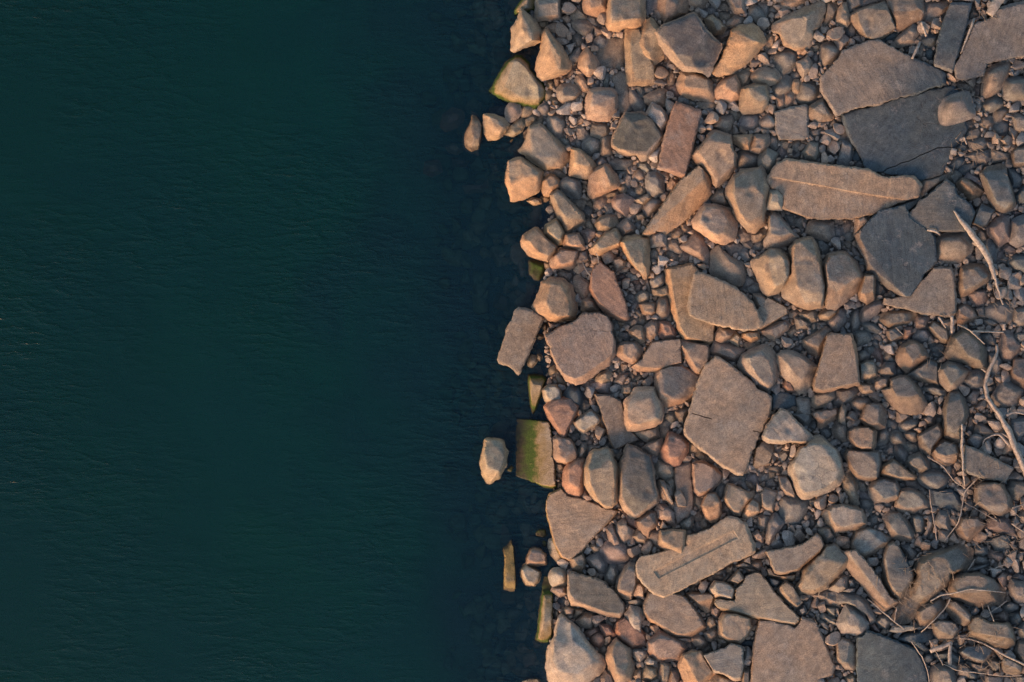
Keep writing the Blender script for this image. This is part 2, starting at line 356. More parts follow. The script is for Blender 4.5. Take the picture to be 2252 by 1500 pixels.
build_ground()
build_water()
DATA = '''
# 1060 0
b m 22 0|mossy pale stone at the waterline|490 -40 600 -40 580 100 500 130 440 120 370 160 360 110 430 20
b g 32 5|blocky upright boulder|595 -60 850 -60 870 180 860 215 760 215 600 230 585 190|640 -60 830 -60 835 150 620 175
b t 62 5|@pyramid boulder@tan pyramid boulder with a sharp ridge beside the dark water at the top|430 90 500 150 590 235 650 350 650 455 560 490 450 530 345 580 315 550 330 440 325 310 385 230|440 150 480 230 535 330 548 440
c o - 4|smooth stone|600 240 650 225 710 230 720 280 680 325 620 310
b o 60 8|@fin-shaped boulder@orange-brown fin-shaped boulder with a tall curved ridge|690 310 730 330 800 430 890 530 940 620 985 700 970 770 930 800 800 850 655 885 600 830 590 720 620 620 650 520 650 380|705 360 800 500 840 660 850 760
b m 10 -34|green submerged stone|150 500 280 540 350 600 280 670 190 700 140 650 130 560
b m 34 -4|@big mossy boulder@big pale boulder with a green mossy corner dipping into the water|380 615 430 620 520 700 525 760 640 870 710 990 700 1060 620 1200 560 1210 430 1160 250 1100 80 1010 130 930 250 700|360 670 430 690 640 960 620 1080 480 1090 260 950||tilt:0.17 -0.10
c t - 6|rough egg-shaped cobble|290 1150 350 1120 410 1150 430 1230 400 1290 310 1345 265 1300 260 1200
c t - 4|rounded cobble|460 1170 530 1160 555 1210 520 1270 440 1290 430 1230
b o 30 0|pointed wedge boulder at the water|20 1255 130 1260 240 1300 300 1370 270 1420 220 1490 180 1530 70 1540 30 1460 20 1400|90 1290 200 1370 230 1400
b b - 2|angular stone|440 1300 475 1370 430 1450 350 1500 250 1480 290 1420 370 1340
b g - 0|flattish stone|460 1310 560 1250 610 1280 600 1340 500 1385 460 1370
b b - -2|long narrow stone|560 1370 640 1280 700 1290 710 1340 620 1390 540 1480 470 1520 460 1460
c g - 4|knobbly cobble|630 1170 690 1135 740 1170 745 1230 700 1270 640 1240 615 1210
c g 22 2|large smooth cobble|720 1280 850 1260 910 1310 925 1400 890 1500 790 1520 730 1430
b b 24 3|angular boulder|810 1000 870 930 980 915 1040 940 1095 1010 1060 1080 980 1120 880 1130 840 1090
b o - 6|block with a lit face|1040 840 1110 840 1160 930 1190 1000 1140 1020 1080 980 1020 890
b t 40 8|@diagonally ridged boulder@round tan boulder split diagonally by a grey upper face and lit lower face|1180 990 1290 965 1420 970 1480 1020 1490 1100 1475 1220 1390 1330 1270 1330 1160 1310 1140 1190 1140 1100|1220 1020 1400 1000 1465 1050 1290 1130 1200 1170
b o 34 4|diamond-shaped boulder|1170 515 1250 630 1285 700 1270 770 1190 835 1150 835 1100 780 1060 740 1070 640 1110 570|1165 600 1175 760
s b 6 -3|half-buried square slab|1290 520 1400 430 1560 420 1560 740 1520 770 1290 740 1240 680
s b 8 -2|half-buried column-like slab|1430 830 1520 780 1590 800 1610 950 1650 1210 1530 1250 1440 1200 1480 1050
b o 30 6|tall four-sided slab propped on edge|1570 310 1740 310 1850 640 1900 720 1910 930 1600 945 1580 700|1650 330 1740 330 1895 800 1880 870 1690 850 1640 600
b o 32 10|kite-shaped boulder|1790 250 1850 195 1900 230 1940 300 1990 420 2000 640 1890 720 1720 620 1640 520 1700 400 1770 300|1790 360 1850 300 1930 330 1990 600 1890 640 1800 520
b o 48 12|@tall top-edge block@tall orange-brown block with rough lit lower face at the top edge|1400 -60 1790 -60 1800 200 1760 290 1730 300 1560 300 1500 345 1400 340 1370 290 1375 130|1420 -60 1720 -60 1725 190 1600 210 1430 240
b o 36 6|stubby block at the top edge|1120 -60 1390 -60 1380 140 1260 180 1130 140 1110 90|1190 -60 1330 -60 1300 60 1200 80
b b - 2|triangular stone|1040 80 1100 130 1145 170 1140 210 1010 230 975 160
b b - 4|blunt angular stone|980 240 1060 225 1190 235 1220 290 1190 390 1120 395 1010 310
b g - 0|small block|1160 210 1190 185 1250 190 1265 270 1200 290
c g - 2|rounded cobble|1240 450 1290 370 1380 420 1360 500 1290 520 1240 490
b b - 0|leaning narrow stone|1000 380 1060 370 1110 430 1100 540 1050 540 1010 450
c t - 4|small upright cobble|1895 110 1960 95 2000 180 1960 235 1905 180
s g 10 -4|half-buried slab at the top edge|1800 -60 1990 -60 1960 80 1900 110 1800 200
c g - 3|two-toned cobble|1620 1000 1680 990 1720 1060 1790 1140 1790 1210 1700 1230 1640 1150
b g - 1|small triangular stone|1690 950 1740 930 1780 1000 1770 1060 1730 1060
b g - 0|small wedge|1790 970 1850 930 1900 990 1850 1030 1790 1010
b w 30 10|wedge boulder|1870 1130 1960 1170 2030 1260 2050 1340 1970 1450 1790 1270|1880 1180 1970 1220 2010 1310 1960 1400 1830 1270
b o - 4|angular stone|1780 1060 1850 1020 1980 975 2040 1000 2010 1160 1900 1190 1800 1130
b b - 2|blocky stone|1200 1370 1300 1350 1380 1370 1410 1440 1390 1500 1310 1530 1200 1490
b g - 2|blocky stone|1030 1410 1100 1375 1150 1420 1180 1490 1150 1540 1060 1530
b o - 2|small angular stone|1050 1310 1090 1280 1145 1320 1100 1370 1030 1360
c g - 2|long oval pebble|1340 930 1350 830 1390 815 1410 880 1380 960
c g - 2|oval pebble|1240 890 1290 860 1300 920 1260 965
b b - 1|small pointed stone|700 1000 760 1000 785 1040 740 1110 700 1120 710 1050
c o - 2|small stone|710 900 770 900 790 990 730 970
c p - 2|small stone|800 860 860 850 850 930 810 970
c b - 1|small oval stone|750 1100 790 1080 850 1110 850 1150 800 1165
b b - 1|slanted narrow stone|920 860 1000 730 1035 750 1000 830 950 870
# 1460 0
b d 46 32|@big dark slab@big dark grey slab with an orange broken lower left edge|320 145 360 165 460 330 645 510 560 690 490 840 380 790 210 780 100 680 0 570 -60 450 -95 350 0 270|320 152 352 170 452 332 638 515 555 670 470 690 420 740 240 720 150 620 50 450 -60 360 0 280
b o 30 4|orange six-sided boulder|190 790 300 770 480 850 530 900 540 990 570 1070 540 1120 330 1100 180 1040 140 930|250 840 480 880 490 930 480 980 240 950
b o 52 10|@tear-shaped wedge@tear-shaped orange wedge boulder with a grey top and bright sunlit face|740 340 830 280 960 265 1040 300 1110 420 1115 470 1000 610 860 740 760 800 590 840 530 790 640 620 710 460|760 350 880 390 1030 460
b o 34 4|angular boulder with a lit base|640 880 790 810 840 940 840 1080 740 1130 580 1090 555 980|700 880 780 860 800 960 790 1000 680 960
b t 42 6|boxy boulder with a grey shaded corner|850 970 990 920 1130 930 1150 1000 1150 1150 1080 1230 880 1250 830 1200 840 1050|930 970 1100 950 1135 1080 1060 1110 970 1060
c t 26 6|@lens-shaped cobble@lens-shaped cobble with grey upper half and pale lit lower half|950 850 1020 770 1110 740 1230 760 1290 840 1260 910 1140 940 1020 930|1000 820 1120 805 1250 885
c g 26 0|large round boulder|1210 610 1290 560 1420 550 1475 590 1470 710 1400 780 1290 840 1230 760 1205 690
b t 28 6|upright block|1460 690 1540 650 1580 600 1640 720 1620 790 1530 860 1480 780
c g 24 0|big smooth boulder|1450 1070 1500 900 1600 900 1690 940 1710 1000 1690 1080 1600 1150 1450 1110
c g 24 3|tapered smooth boulder|1200 960 1290 860 1340 830 1400 860 1410 950 1370 1010 1230 1060 1195 1010
c o - 8|small bright rounded stone|1420 890 1490 880 1510 940 1490 1020 1420 1020
c o - 6|small bright pebble|1230 1070 1310 1050 1335 1110 1320 1180 1260 1190
c o - 6|small half-lit stone|1330 1040 1400 1010 1440 1050 1420 1130 1350 1185 1330 1140
s g 18 2|@square grey block@square grey flat-topped block in the upper rubble|1210 1230 1310 1200 1560 1145 1590 1180 1590 1480 1540 1540 1270 1540 1230 1440
b t 28 4|wedge with a flat base|1600 1170 1760 1070 1870 1260 1840 1320 1680 1350 1590 1290 1590 1200|1640 1200 1740 1130 1800 1260
b t 34 6|@broad tan boulder@broad tan boulder with a hollowed shaded top near the top edge|1190 270 1440 130 1690 30 1760 20 1780 130 1700 300 1640 340 1640 420 1600 530 1440 550 1320 500 1280 380 1190 340|1290 290 1440 210 1700 110 1680 240 1610 350 1590 500 1420 515 1310 400
b b 28 2|stone cut by the top edge|660 -60 900 -60 900 150 780 150 740 90
c t - 2|rounded stone cut by the top edge|270 -40 490 -40 450 90 340 80 270 40
b b - 1|low stone|590 80 650 20 690 30 740 100 720 120 610 110
b b 24 0|big leaning boulder at the top edge|0 -60 270 -60 260 150 140 170 10 260 -60 150 -60 -60|40 -60 150 -60 130 80 20 180
b t 28 3|split block|440 210 540 165 610 230 690 300 640 370 560 385 490 300|530 190 600 240 620 320 590 330
c g - 0|small grey stone|490 100 540 75 590 90 590 120 540 170 480 170
b b - 0|flat triangular stone|590 130 760 150 740 200 700 230 640 220
b b - 4|angular stone|680 260 780 170 870 180 880 260 800 310 680 290
c b - -2|shadowed stone|580 400 660 330 750 320 740 400 620 455
c g - 4|pear-shaped cobble|940 90 1010 55 1100 140 1110 200 1030 255 940 180
b g - 0|narrow stone|1040 40 1150 10 1150 130 1110 200 1070 110
b b - 0|small stone|1150 120 1200 70 1270 130 1210 160
b o - 4|small block|1130 400 1190 375 1220 430 1210 540 1110 545
c b 30 2|@fissured brown boulder@rough brown boulder with small fissures left of the giant cracked slab|1730 500 1820 460 1950 540 1910 640 1780 740 1720 680 1720 580
b b - 1|leaf-shaped stone|1770 20 1850 -20 1910 90 1870 200 1770 300 1750 260 1790 120
b o - 3|long stone under the top edge|1260 40 1310 -30 1620 -60 1600 0 1500 60 1400 90 1290 90
s r 24 14|@brick-red rectangular slab@long rectangular reddish slab lying steeply in the upper rubble|130 1120 410 1215 420 1235 350 1500 240 1960 -80 1860 -60 1800 20 1450 90 1200
b o - 3|long thin stone|360 1130 440 1110 560 1110 580 1160 530 1190 400 1190
c g - 2|small rounded stone|170 1070 210 1055 260 1060 290 1100 270 1160 170 1130
c b - 2|small rounded stone|280 1090 350 1130 330 1165 280 1160
c g 22 1|squat rounded boulder|830 1360 870 1260 1030 1245 1060 1310 1010 1420 930 1430 830 1390
c g 22 3|rounded triangular boulder|1050 1330 1150 1240 1230 1290 1250 1380 1190 1430 1060 1400
b b 22 2|half-lit angular stone|550 1390 620 1290 740 1270 760 1340 750 1430 680 1480 600 1410
b b - -2|shadowed stone|700 1210 820 1210 860 1260 780 1340 750 1280
b t - 2|angular stone|790 820 930 750 965 800 920 930 860 970 830 920
b g - 1|small angular stone|1600 1430 1740 1400 1750 1440 1700 1500 1610 1500
c g - 1|small oval stone|1800 1390 1880 1290 1910 1350 1840 1415
b r - -1|dark leaning stone|30 950 140 920 180 1040 150 1070 30 980
b o - 2|upright stone|40 900 60 800 110 790 130 830 100 930 50 940
b o - 3|tiny bright triangle|530 860 640 845 580 930
c g - 0|rounded pebble|1400 820 1460 780 1510 810 1510 870 1430 880
c t - 2|small stone|1620 500 1700 480 1720 530 1650 560
c g - 0|oval pebble|1630 640 1670 580 1700 600 1700 680 1660 710
# 1852 0
s t 20 10|@giant cracked slab@upper half of the giant cracked slab|320 435 410 440 650 570 870 670 1090 765 1140 800 1140 920 1080 960 980 970 850 1025 720 1062 640 1065 540 1105 400 1155 150 1195 60 1225 -10 1250 -60 1285 -180 1090 -240 1000 -245 850 -30 630 0 560||stain:2110 220 215
b o 26 4|@veined sandstone block@tan block with a pale diagonal vein and lit left edge|80 170 170 110 470 10 530 140 600 310 415 432 310 432 230 400 140 280|170 130 470 18 595 305 450 380 400 425 280 420 230 300
b o 24 6|slab with a shaded top and lit lower edge|470 -60 880 -60 915 140 900 220 770 250 650 330 620 340 540 150|480 -60 880 -60 890 60 800 110 560 120 530 60
b t 16 0|flat wedge|890 30 1190 10 1180 60 1100 180 1000 240 905 240 915 140
s d 24 8|@dark plank-shaped slab@long dark plank-shaped slab near the top right corner|1190 40 1270 25 1430 30 1400 150 1370 300 1250 690 1220 800 1000 720 1060 400 1120 200||stain:2090 80 90
s p 24 6|@huge pinkish slab@huge pinkish slab with a straight seam in the top right corner|1700 90 2000 10 2090 -10 2090 610 1850 640 1600 700 1560 830 1340 880 1260 870 1230 720 1300 620 1450 260 1620 200
b t 20 4|flattened boulder with a lit shoulder|530 500 620 400 780 260 860 300 870 350 800 430 800 480 600 520
c u - 2|round dark cobble|870 440 930 390 1050 390 1040 460 1000 510 920 520
b u - -2|dark wedge|420 430 600 340 620 370 540 440 460 460
b t - 1|small upright stone|850 510 900 500 890 660 830 650
b u - 1|small block|930 560 1010 520 990 670 920 640
c o 44 20|@round tan boulder@round tan boulder resting against the giant cracked slab|1070 1170 1130 1080 1350 1000 1400 1020 1450 1180 1460 1270 1400 1310 1160 1380 1090 1370 1060 1280|1200 1120 1350 1090 1380 1180 1250 1230
c o 34 4|oblong boulder with a lit lower end|1540 940 1570 790 1660 720 1800 680 1840 700 1850 780 1790 880 1740 1000 1600 1070 1530 1060|1640 820 1780 760 1680 900
c o 34 4|big rounded boulder at the right edge|1770 940 1800 870 2000 840 2090 850 2090 1090 1850 1120 1760 1070
c t 24 1|rounded wedge|1540 1150 1610 1090 1710 1050 1790 1140 1740 1190 1620 1240 1560 1220
c b - 1|oval cobble|1660 1290 1680 1220 1740 1190 1830 1180 1840 1230 1730 1350 1690 1370
b t - 0|angular cobble|1500 1360 1560 1290 1630 1280 1670 1350 1590 1430
c g - -1|cobble|1650 1400 1760 1320 1850 1370 1830 1470 1700 1500
b o 22 2|boulder at the right edge|1870 1280 1950 1250 2090 1300 2090 1480 1900 1440
b b - 0|triangular stone|1270 1370 1450 1300 1440 1400 1350 1415
b t - 1|angular stone|1380 1440 1500 1400 1540 1450 1500 1540 1350 1520
b o - 0|small triangular stone|1430 60 1530 170 1400 220 1390 160
b b - -1|dull angular stone|1260 920 1350 900 1440 960 1420 1010 1300 1010
b r - -2|narrow stone|1450 940 1530 930 1530 1050 1480 1120
c d - -2|dark oval stone|40 380 100 240 160 300 150 400 90 440
b o 22 4|angular stone|-40 110 0 40 50 30 70 150 85 240 50 290 -10 270 -70 240
b g - 0|stone cut by the top edge|60 -40 220 -40 220 50 80 130 60 80
s b 8 -4|low slab at the top edge|230 -40 460 -40 460 0 230 70
# 1060 300
b t 34 2|@flat-faced shore boulder@large pale tan boulder with a broad flat face meeting the shore|520 -100 640 -140 690 -110 830 30 970 200 960 240 890 370 760 350 700 370 520 250 400 160 460 100|530 -80 640 -110 690 -70 880 180 860 230 760 320 560 200
b o 48 3|@faceted shore boulder@orange faceted boulder with a raised arched face at the water|290 270 410 230 450 240 670 390 640 560 610 610 450 690 320 720 300 600 260 500 270 400|300 290 400 260 620 400 560 450 440 400 370 440 320 500
b o 30 3|blunt angular boulder|660 490 740 420 800 430 855 490 860 560 790 580 740 660 680 655 655 560|720 470 790 450 830 520 740 560
c g 30 6|rounded six-sided boulder|860 520 900 470 960 450 1020 455 1070 490 1090 590 1080 680 1000 680 910 620 870 580
b b 46 8|long ridge boulder with a rough lit left edge|750 640 830 585 890 620 990 740 1120 850 1130 940 950 1055 920 1045 850 930 820 830 760 700|790 640 840 610 980 780 1100 900 960 900 860 800
b o 40 5|upright block with a sloping side|985 150 1010 130 1090 150 1190 230 1250 320 1230 400 1160 470 960 430 980 300|1020 150 1080 165 1185 300 1170 320 1040 300
b b - -3|dark side stone under the block|1190 220 1250 320 1225 370 1190 300
b o 44 8|@prism boulder@orange prism boulder with a sharp vertical ridge left of centre|1180 430 1220 380 1350 305 1400 320 1480 430 1520 520 1500 560 1230 680 1200 680 1160 620 1180 520|1350 320 1390 480 1410 540
b g - 3|flat bar-like stone|750 340 870 370 930 440 900 465 750 400
c g 26 1|large rounded cobble|1100 80 1170 10 1240 10 1310 60 1300 140 1240 170 1180 210 1110 130
c t 24 2|upright rounded cobble|1310 20 1350 -20 1440 10 1430 80 1440 190 1370 220 1300 190 1310 100
b d 40 10|@coarse dark boulder@coarse dark grey boulder with a notched orange lower edge|1575 -260 1750 -270 1900 -190 1990 0 1900 150 1850 190 1800 265 1740 270 1700 200 1600 210 1500 180 1425 110 1440 0 1520 -170|1585 -250 1740 -255 1880 -170 1960 0 1800 160 1660 150 1500 130 1440 80 1460 0 1530 -150
b g 22 3|long angular cobble|1400 290 1460 240 1660 250 1660 290 1600 360 1460 360
c g 22 0|rounded triangular cobble|1255 290 1320 220 1390 280 1390 310 1270 340
b g - 3|angular stone|1720 290 1830 295 1860 350 1850 415 1780 370 1720 330
c t - 3|small stone with a pale spot|1660 430 1720 370 1780 400 1790 460 1740 490 1670 470
b g - 1|upright narrow stone|1560 440 1590 400 1650 430 1650 510 1620 570 1580 530
b g 24 4|angular upright boulder|1800 470 1830 400 1920 390 2000 470 2000 620 1910 670 1840 630 1800 560
b t 22 2|rectangular stone|1680 700 1840 620 1860 680 1760 765 1700 740
b b 28 5|faceted pentagonal boulder|1430 710 1470 660 1560 635 1670 690 1640 800 1590 880 1470 810 1440 780
c g 26 2|saddle-shaped cobble|1770 780 1830 700 1930 680 1980 730 1930 800 1830 890 1780 840
b b - 2|angular stone|1690 580 1750 520 1790 600 1760 640 1690 620
b g - 0|flattened stone|1600 600 1650 580 1740 650 1670 680 1610 650
b b 24 2|angular boulder|1490 980 1590 890 1680 980 1690 1050 1560 1100 1490 1010
b b 26 3|ridged stone|1240 960 1300 890 1370 865 1490 870 1490 990 1380 1055 1270 1035|1290 930 1380 890 1400 1000
b t 18 1|low block|1680 860 1770 850 1810 900 1700 935
c g - 2|small oval cobble|1690 980 1710 940 1765 950 1740 1040 1700 1030
b o - 2|pointed stone|1240 700 1330 650 1380 690 1370 740 1280 840 1230 780
b d - 0|small dark stone with a pale line|1110 810 1150 780 1220 790 1230 850 1180 910 1120 860
b g - 2|upright stone|1340 760 1430 740 1460 860 1370 870
b b - 3|angular stone|1000 710 1060 680 1140 700 1110 800 1050 810 1005 760
c b - 2|rounded stone|1130 930 1190 910 1250 1020 1200 1040 1140 1000
b b 18 1|triangular stone|1080 1050 1160 1020 1260 1040 1260 1090 1160 1190
b o 40 5|big angular boulder with a lit lower edge|690 1040 700 980 820 900 850 930 920 1055 890 1180 830 1190 690 1090|720 1010 820 930 880 1060 840 1130
b o 48 6|@waterside ridge boulder@two-toned ridge boulder with a bright pointed face above the water|430 1150 450 1090 580 1000 620 1010 690 1090 830 1200 820 1260 720 1380 690 1370 520 1310 440 1210|480 1110 590 1030 800 1220 720 1310 560 1180
b o 36 6|angular boulder with a bright face|895 1075 1060 1060 1090 1110 1140 1230 1100 1250 960 1230 900 1200|940 1090 1050 1080 1090 1180 980 1190
b b 18 0|low slab-like stone|1060 1260 1150 1250 1190 1380 1040 1430 1000 1400 1050 1330
b o 36 4|blocky five-sided boulder|760 1340 860 1230 930 1230 1060 1250 1060 1320 1000 1450 950 1465 900 1440 770 1450 750 1400|820 1300 920 1260 1040 1270 1010 1370 880 1400
b o 38 6|@half-lit oblong boulder@oblong boulder with a bright orange lower edge beside a thin root|1180 1240 1250 1170 1370 1050 1480 1015 1540 1120 1510 1220 1390 1270 1290 1310 1200 1290|1250 1190 1390 1080 1480 1050 1500 1170 1290 1240
b o 46 5|@tall tapering block@tall tapering orange block with a vertical lit right face|1510 1160 1590 1100 1700 1090 1840 1110 1840 1480 1810 1570 1780 1570 1720 1480 1640 1400 1560 1280|1560 1170 1770 1140 1775 1480 1750 1500 1640 1350
b g 28 6|pale grey block|1860 1060 1960 1020 2030 1060 2020 1200 1860 1220 1840 1130
b g - 2|angular stone|1840 1290 1900 1230 1950 1270 1940 1340 1860 1360
b b 26 3|angular stone|1420 1360 1520 1330 1585 1380 1570 1440 1470 1490
b o 16 2|flat stone in the shore notch|495 710 560 680 640 690 650 740 570 755
c o - 1|small stone|640 670 720 650 740 690 690 720
b m 12 -26|mossy submerged stone|460 780 500 710 590 770 570 840 520 850 480 820
b m 10 -22|mossy half-sunken stone|330 1080 420 1040 460 1060 450 1100 320 1130 300 1110
b m 14 -8|stone with a green mossy side|480 1340 600 1340 720 1380 700 1520 640 1620 560 1620 490 1540 490 1430
b b 14 -16|dark stone awash|60 -20 190 -20 170 40 110 80 70 20
b m 14 -14|mossy brown stone awash|210 90 300 30 390 0 340 80 230 150
b g - 1|stone|840 20 900 0 980 60 920 110
b p - 2|small pointed stone|940 -10 1010 0 1020 40 980 80
c g - 1|small cobble|1020 60 1050 25 1100 60 1090 130 1040 120
c o - 3|tiny bright stone|1110 560 1130 520 1190 570 1160 610
c o - 2|small rounded stone|1500 560 1540 525 1590 560 1560 640 1520 610
b b - 0|flat stone|1340 650 1400 610 1500 610 1500 650 1420 680
b b - 0|small stone|690 1400 760 1380 760 1450 700 1450
b b - -2|narrow stone in shade|740 700 780 700 800 780 750 750
b b - 0|angular stone|1140 740 1180 700 1220 740 1210 780
b g - 1|small stone|1490 390 1590 370 1570 430 1510 410
# 1460 300
b b 46 8|@twisted ridge boulder@large grey-brown boulder with a curved orange lower left edge|290 210 380 110 460 30 480 -10 560 -70 640 -50 740 -10 750 120 800 200 790 340 680 480 575 560 540 510 520 420 400 330 320 250|390 170 480 40 560 -40 720 0 770 200 770 310 620 420 580 360 500 300
s o 34 12|@rough-sided beam@long tan beam slab with a coarse pitted lit side|380 310 440 350 520 460 530 630 480 700 220 930 30 1080 -60 1040 -170 1100 -240 1090 -240 1060 -100 870 180 470|375 318 430 360 440 460 210 680 30 830 -60 920 -215 1060 -90 870 180 475
b t 52 14|@large veined boulder@large upright tan boulder with small veins left of the ridged slab|690 560 760 430 860 370 1100 330 1130 430 1170 560 1140 660 1120 810 1120 960 1000 1065 920 1040 800 900 720 720 680 620|780 480 880 410 1060 370 1090 500 1080 640 1060 860 960 920 840 840 760 620
b t 46 10|domed boulder with a pale facet|310 950 330 900 440 745 560 750 740 810 800 900 800 1060 770 1140 660 1190 560 1170 330 1010|430 830 560 790 680 900 640 1060 560 1080 400 950
b b 30 2|angular boulder|510 690 590 590 670 570 690 640 720 740 680 780 570 740
b g 30 6|block stone|1040 240 1130 125 1260 190 1190 370 1130 390 1045 320
c g 24 1|large smooth boulder|800 230 850 150 1020 190 1060 210 1040 320 840 390 800 320
s o 24 12|@ridged tan slab@large pointed tan slab crossed by a raised orange seam|1170 390 1240 290 1340 245 1560 270 2000 330 2230 350 2390 430 2500 440 2640 420 2760 440 2850 540 2800 660 2700 700 2500 770 2330 850 2070 910 1920 905 1700 915 1560 890 1380 820 1300 790 1320 680 1260 600 1180 580 1130 480||dent 5:1180 440 1400 480 1700 530 2000 590 2300 640 2700 700 2600 900 1500 1000 1100 700
b w 28 22|small pale block on the ridged slab's corner|1160 600 1250 580 1320 660 1320 720 1300 810 1120 800 1130 700
b g 38 6|angular boulder with a dark top|1150 870 1190 830 1280 870 1400 1030 1490 1110 1400 1180 1240 1240 1110 1220 1100 1140 1160 1050|1170 880 1250 900 1380 1060 1300 1100 1180 1060
b b 24 2|@quarry-cut chunk@shadowed boulder with a lit band just under the ridged slab|1600 940 1700 920 1860 940 1870 1100 1820 1160 1700 1120 1560 1060
b t 56 8|@coarse twin boulder@big rough-crested boulder, middle of the three upright neighbours|1440 1150 1500 1120 1640 1110 1680 1190 1740 1370 1750 1480 1790 1620 1760 1830 1720 1890 1580 1900 1480 1870 1310 1770 1300 1650 1400 1480 1400 1340 1370 1240|1450 1180 1620 1140 1640 1200 1700 1480 1760 1650 1740 1800 1560 1820 1500 1700 1440 1400
b t 48 6|jagged crested boulder|970 1360 1090 1300 1180 1220 1260 1230 1370 1310 1400 1380 1390 1570 1300 1700 1150 1760 1080 1700 1010 1500 960 1420|1180 1250 1370 1370 1380 1500 1320 1620 1220 1640 1160 1400
b t 50 6|@leaning twin boulder@broad boulder with a bright inner edge, right of the rough-crested boulder|1740 1420 1800 1300 1930 1260 2000 1270 2110 1370 2195 1530 2200 1580 2090 1740 1890 1910 1780 1890 1770 1700 1790 1620|1790 1400 1920 1300 2020 1320 2140 1530 2060 1580 1900 1700 1800 1640
b b 24 2|small domed boulder|180 1210 280 1120 350 1050 440 1120 510 1300 490 1400 440 1400 350 1320 210 1250
b b 26 2|tall boulder with a shaded left side|520 1280 600 1190 700 1300 880 1390 905 1480 900 1560 860 1640 700 1650 560 1580 510 1500
b b - 3|flat diamond stone|660 1190 770 1150 870 1220 740 1320
b g - 2|angular cobble|800 1290 890 1230 940 1280 960 1350 900 1370
b b - 3|flat stone|780 1070 860 1020 960 1060 950 1130 860 1170
b b - 1|stone|960 1080 1120 1010 1120 1080 1060 1140 980 1170
c g - 0|cobble|1000 1190 1060 1150 1110 1180 1090 1250 1000 1270
b b - 0|low stone|860 1170 930 1150 990 1210 960 1240 890 1220
b o 30 4|angular boulder with a lit base|760 -10 980 -20 970 60 940 150 880 140 790 90 750 60
b b 28 4|tall block|990 -20 1150 -20 1160 70 1130 130 1060 190 950 160
c g - 2|pear-shaped cobble|1160 0 1250 0 1265 90 1220 150 1160 90
c g - 2|small rounded pebble|1280 70 1340 40 1395 80 1370 140 1310 130
b g - 1|pointed pebble|1250 170 1300 100 1360 190 1300 260 1260 230
b g - 1|pointed stone|1410 90 1460 40 1530 60 1480 170 1420 140
b g 26 2|crystalline angular stone|1520 180 1600 60 1700 70 1710 170 1670 275 1560 250
b g - 0|flat stone|1390 230 1500 170 1510 220 1440 250
b g - 2|small chunk|1330 880 1420 860 1440 920 1430 1000 1370 960
b g - 2|angular chip|1440 920 1510 870 1570 930 1500 990 1450 980
b g - 1|small triangle|1480 1000 1560 1000 1520 1110
b g - 1|stone|1670 1140 1740 1130 1830 1210 1820 1260 1740 1310 1690 1230
b t - 0|small stone|50 1080 150 1010 210 1050 200 1110 110 1135
b t - 2|rounded wedge|10 1200 60 1140 140 1150 200 1240 190 1300 70 1250
b b - 0|narrow stone|190 970 230 950 290 1010 260 1060 200 1030
b b - 0|stone|30 1290 80 1260 160 1320 140 1370 60 1340
b b - 0|stone|160 1380 220 1270 300 1310 250 1380 150 1400
b o 12 3|small block|40 520 90 450 165 510 90 600 40 590
b g - 2|grey block stone|1880 1020 1940 990 1970 1060 1940 1110 1880 1090
b b - 0|stone|1870 900 1990 900 1960 960 1870 970
b b - 1|narrow stone|310 60 350 70 370 100 320 180 300 150
# 1852 300
s u 14 4|@lower giant slab@lower half of the giant cracked slab|-5 -240 60 -270 150 -300 400 -340 540 -390 640 -430 720 -433 850 -470 980 -525 1060 -530 1150 -550 1230 -550 1290 -460 1380 -80 1330 20 1260 80 1190 200 1130 330 1100 420 1020 440 880 480 700 430 560 420 450 395 300 400 250 350 200 210 100 60 30 -90||crack:450 390 500 350 580 330 650 290 730 275 850 210 950 170 1060 125 1240 115||stain:2120 320 330
s d 26 10|@dark triangular slab@speckled dark triangular slab with a lit lower edge|1150 465 1240 540 1260 640 1420 740 1470 840 1400 1000 1340 1050 1090 1050 930 1020 690 980 680 920 870 700 960 640 1040 560||stain:2110 440 60
s u 30 8|@blue-grey slate slab@big blue-grey slate slab with an orange broken left rim|400 810 560 780 700 740 760 900 1000 1060 1030 1110 1050 1370 980 1460 920 1510 760 1760 720 1780 610 1760 430 1610 270 1480 240 1330 200 1290 130 1090 210 1010 300 920|400 815 560 785 700 745 760 900 1000 1065 1025 1110 1040 1365 910 1500 755 1755 700 1755 600 1650 400 1370 280 1240 200 1120 220 1020 300 925||stain:1985 570 130
b b 12 2|long dark sliver|1170 440 1250 380 1310 430 1250 540 1180 470
b b 14 2|narrow dark slab|850 640 900 480 1090 430 1240 380 1250 400 1100 490 960 600 860 710
b d 20 6|small dark block under the ridged slab's tip|620 760 700 720 850 680 860 720 720 820 700 870 640 870 590 820
c b 30 8|@banded round boulder@round boulder banded grey over orange below the dark triangular slab|1015 1210 1040 1130 1120 1070 1250 1055 1340 1060 1440 1180 1420 1280 1350 1360 1180 1395 1080 1360 1030 1290|1130 1130 1320 1120 1380 1200 1240 1230 1100 1210
b t 34 8|@tall pitted block@tall pale block with a pitted left side near the right edge|1510 420 1590 350 1720 300 1800 330 1850 540 1910 720 1870 800 1800 850 1740 830 1650 770 1590 640 1540 510|1570 400 1800 370 1840 560 1880 710 1800 780 1700 730 1640 580
b o 26 4|wedge cobble with a lit top|1265 520 1320 460 1400 480 1560 600 1490 680 1400 700 1290 580|1320 480 1400 510 1540 600
b g 26 5|squared block|1430 960 1460 860 1530 730 1690 800 1590 980 1540 1005|1450 950 1480 860 1540 745 1680 810 1580 970
b r 30 5|@large reddish stone@large brick-coloured stone near the right edge|1600 1000 1700 900 1770 860 1840 880 1850 1130 1720 1220 1660 1120 1600 1070
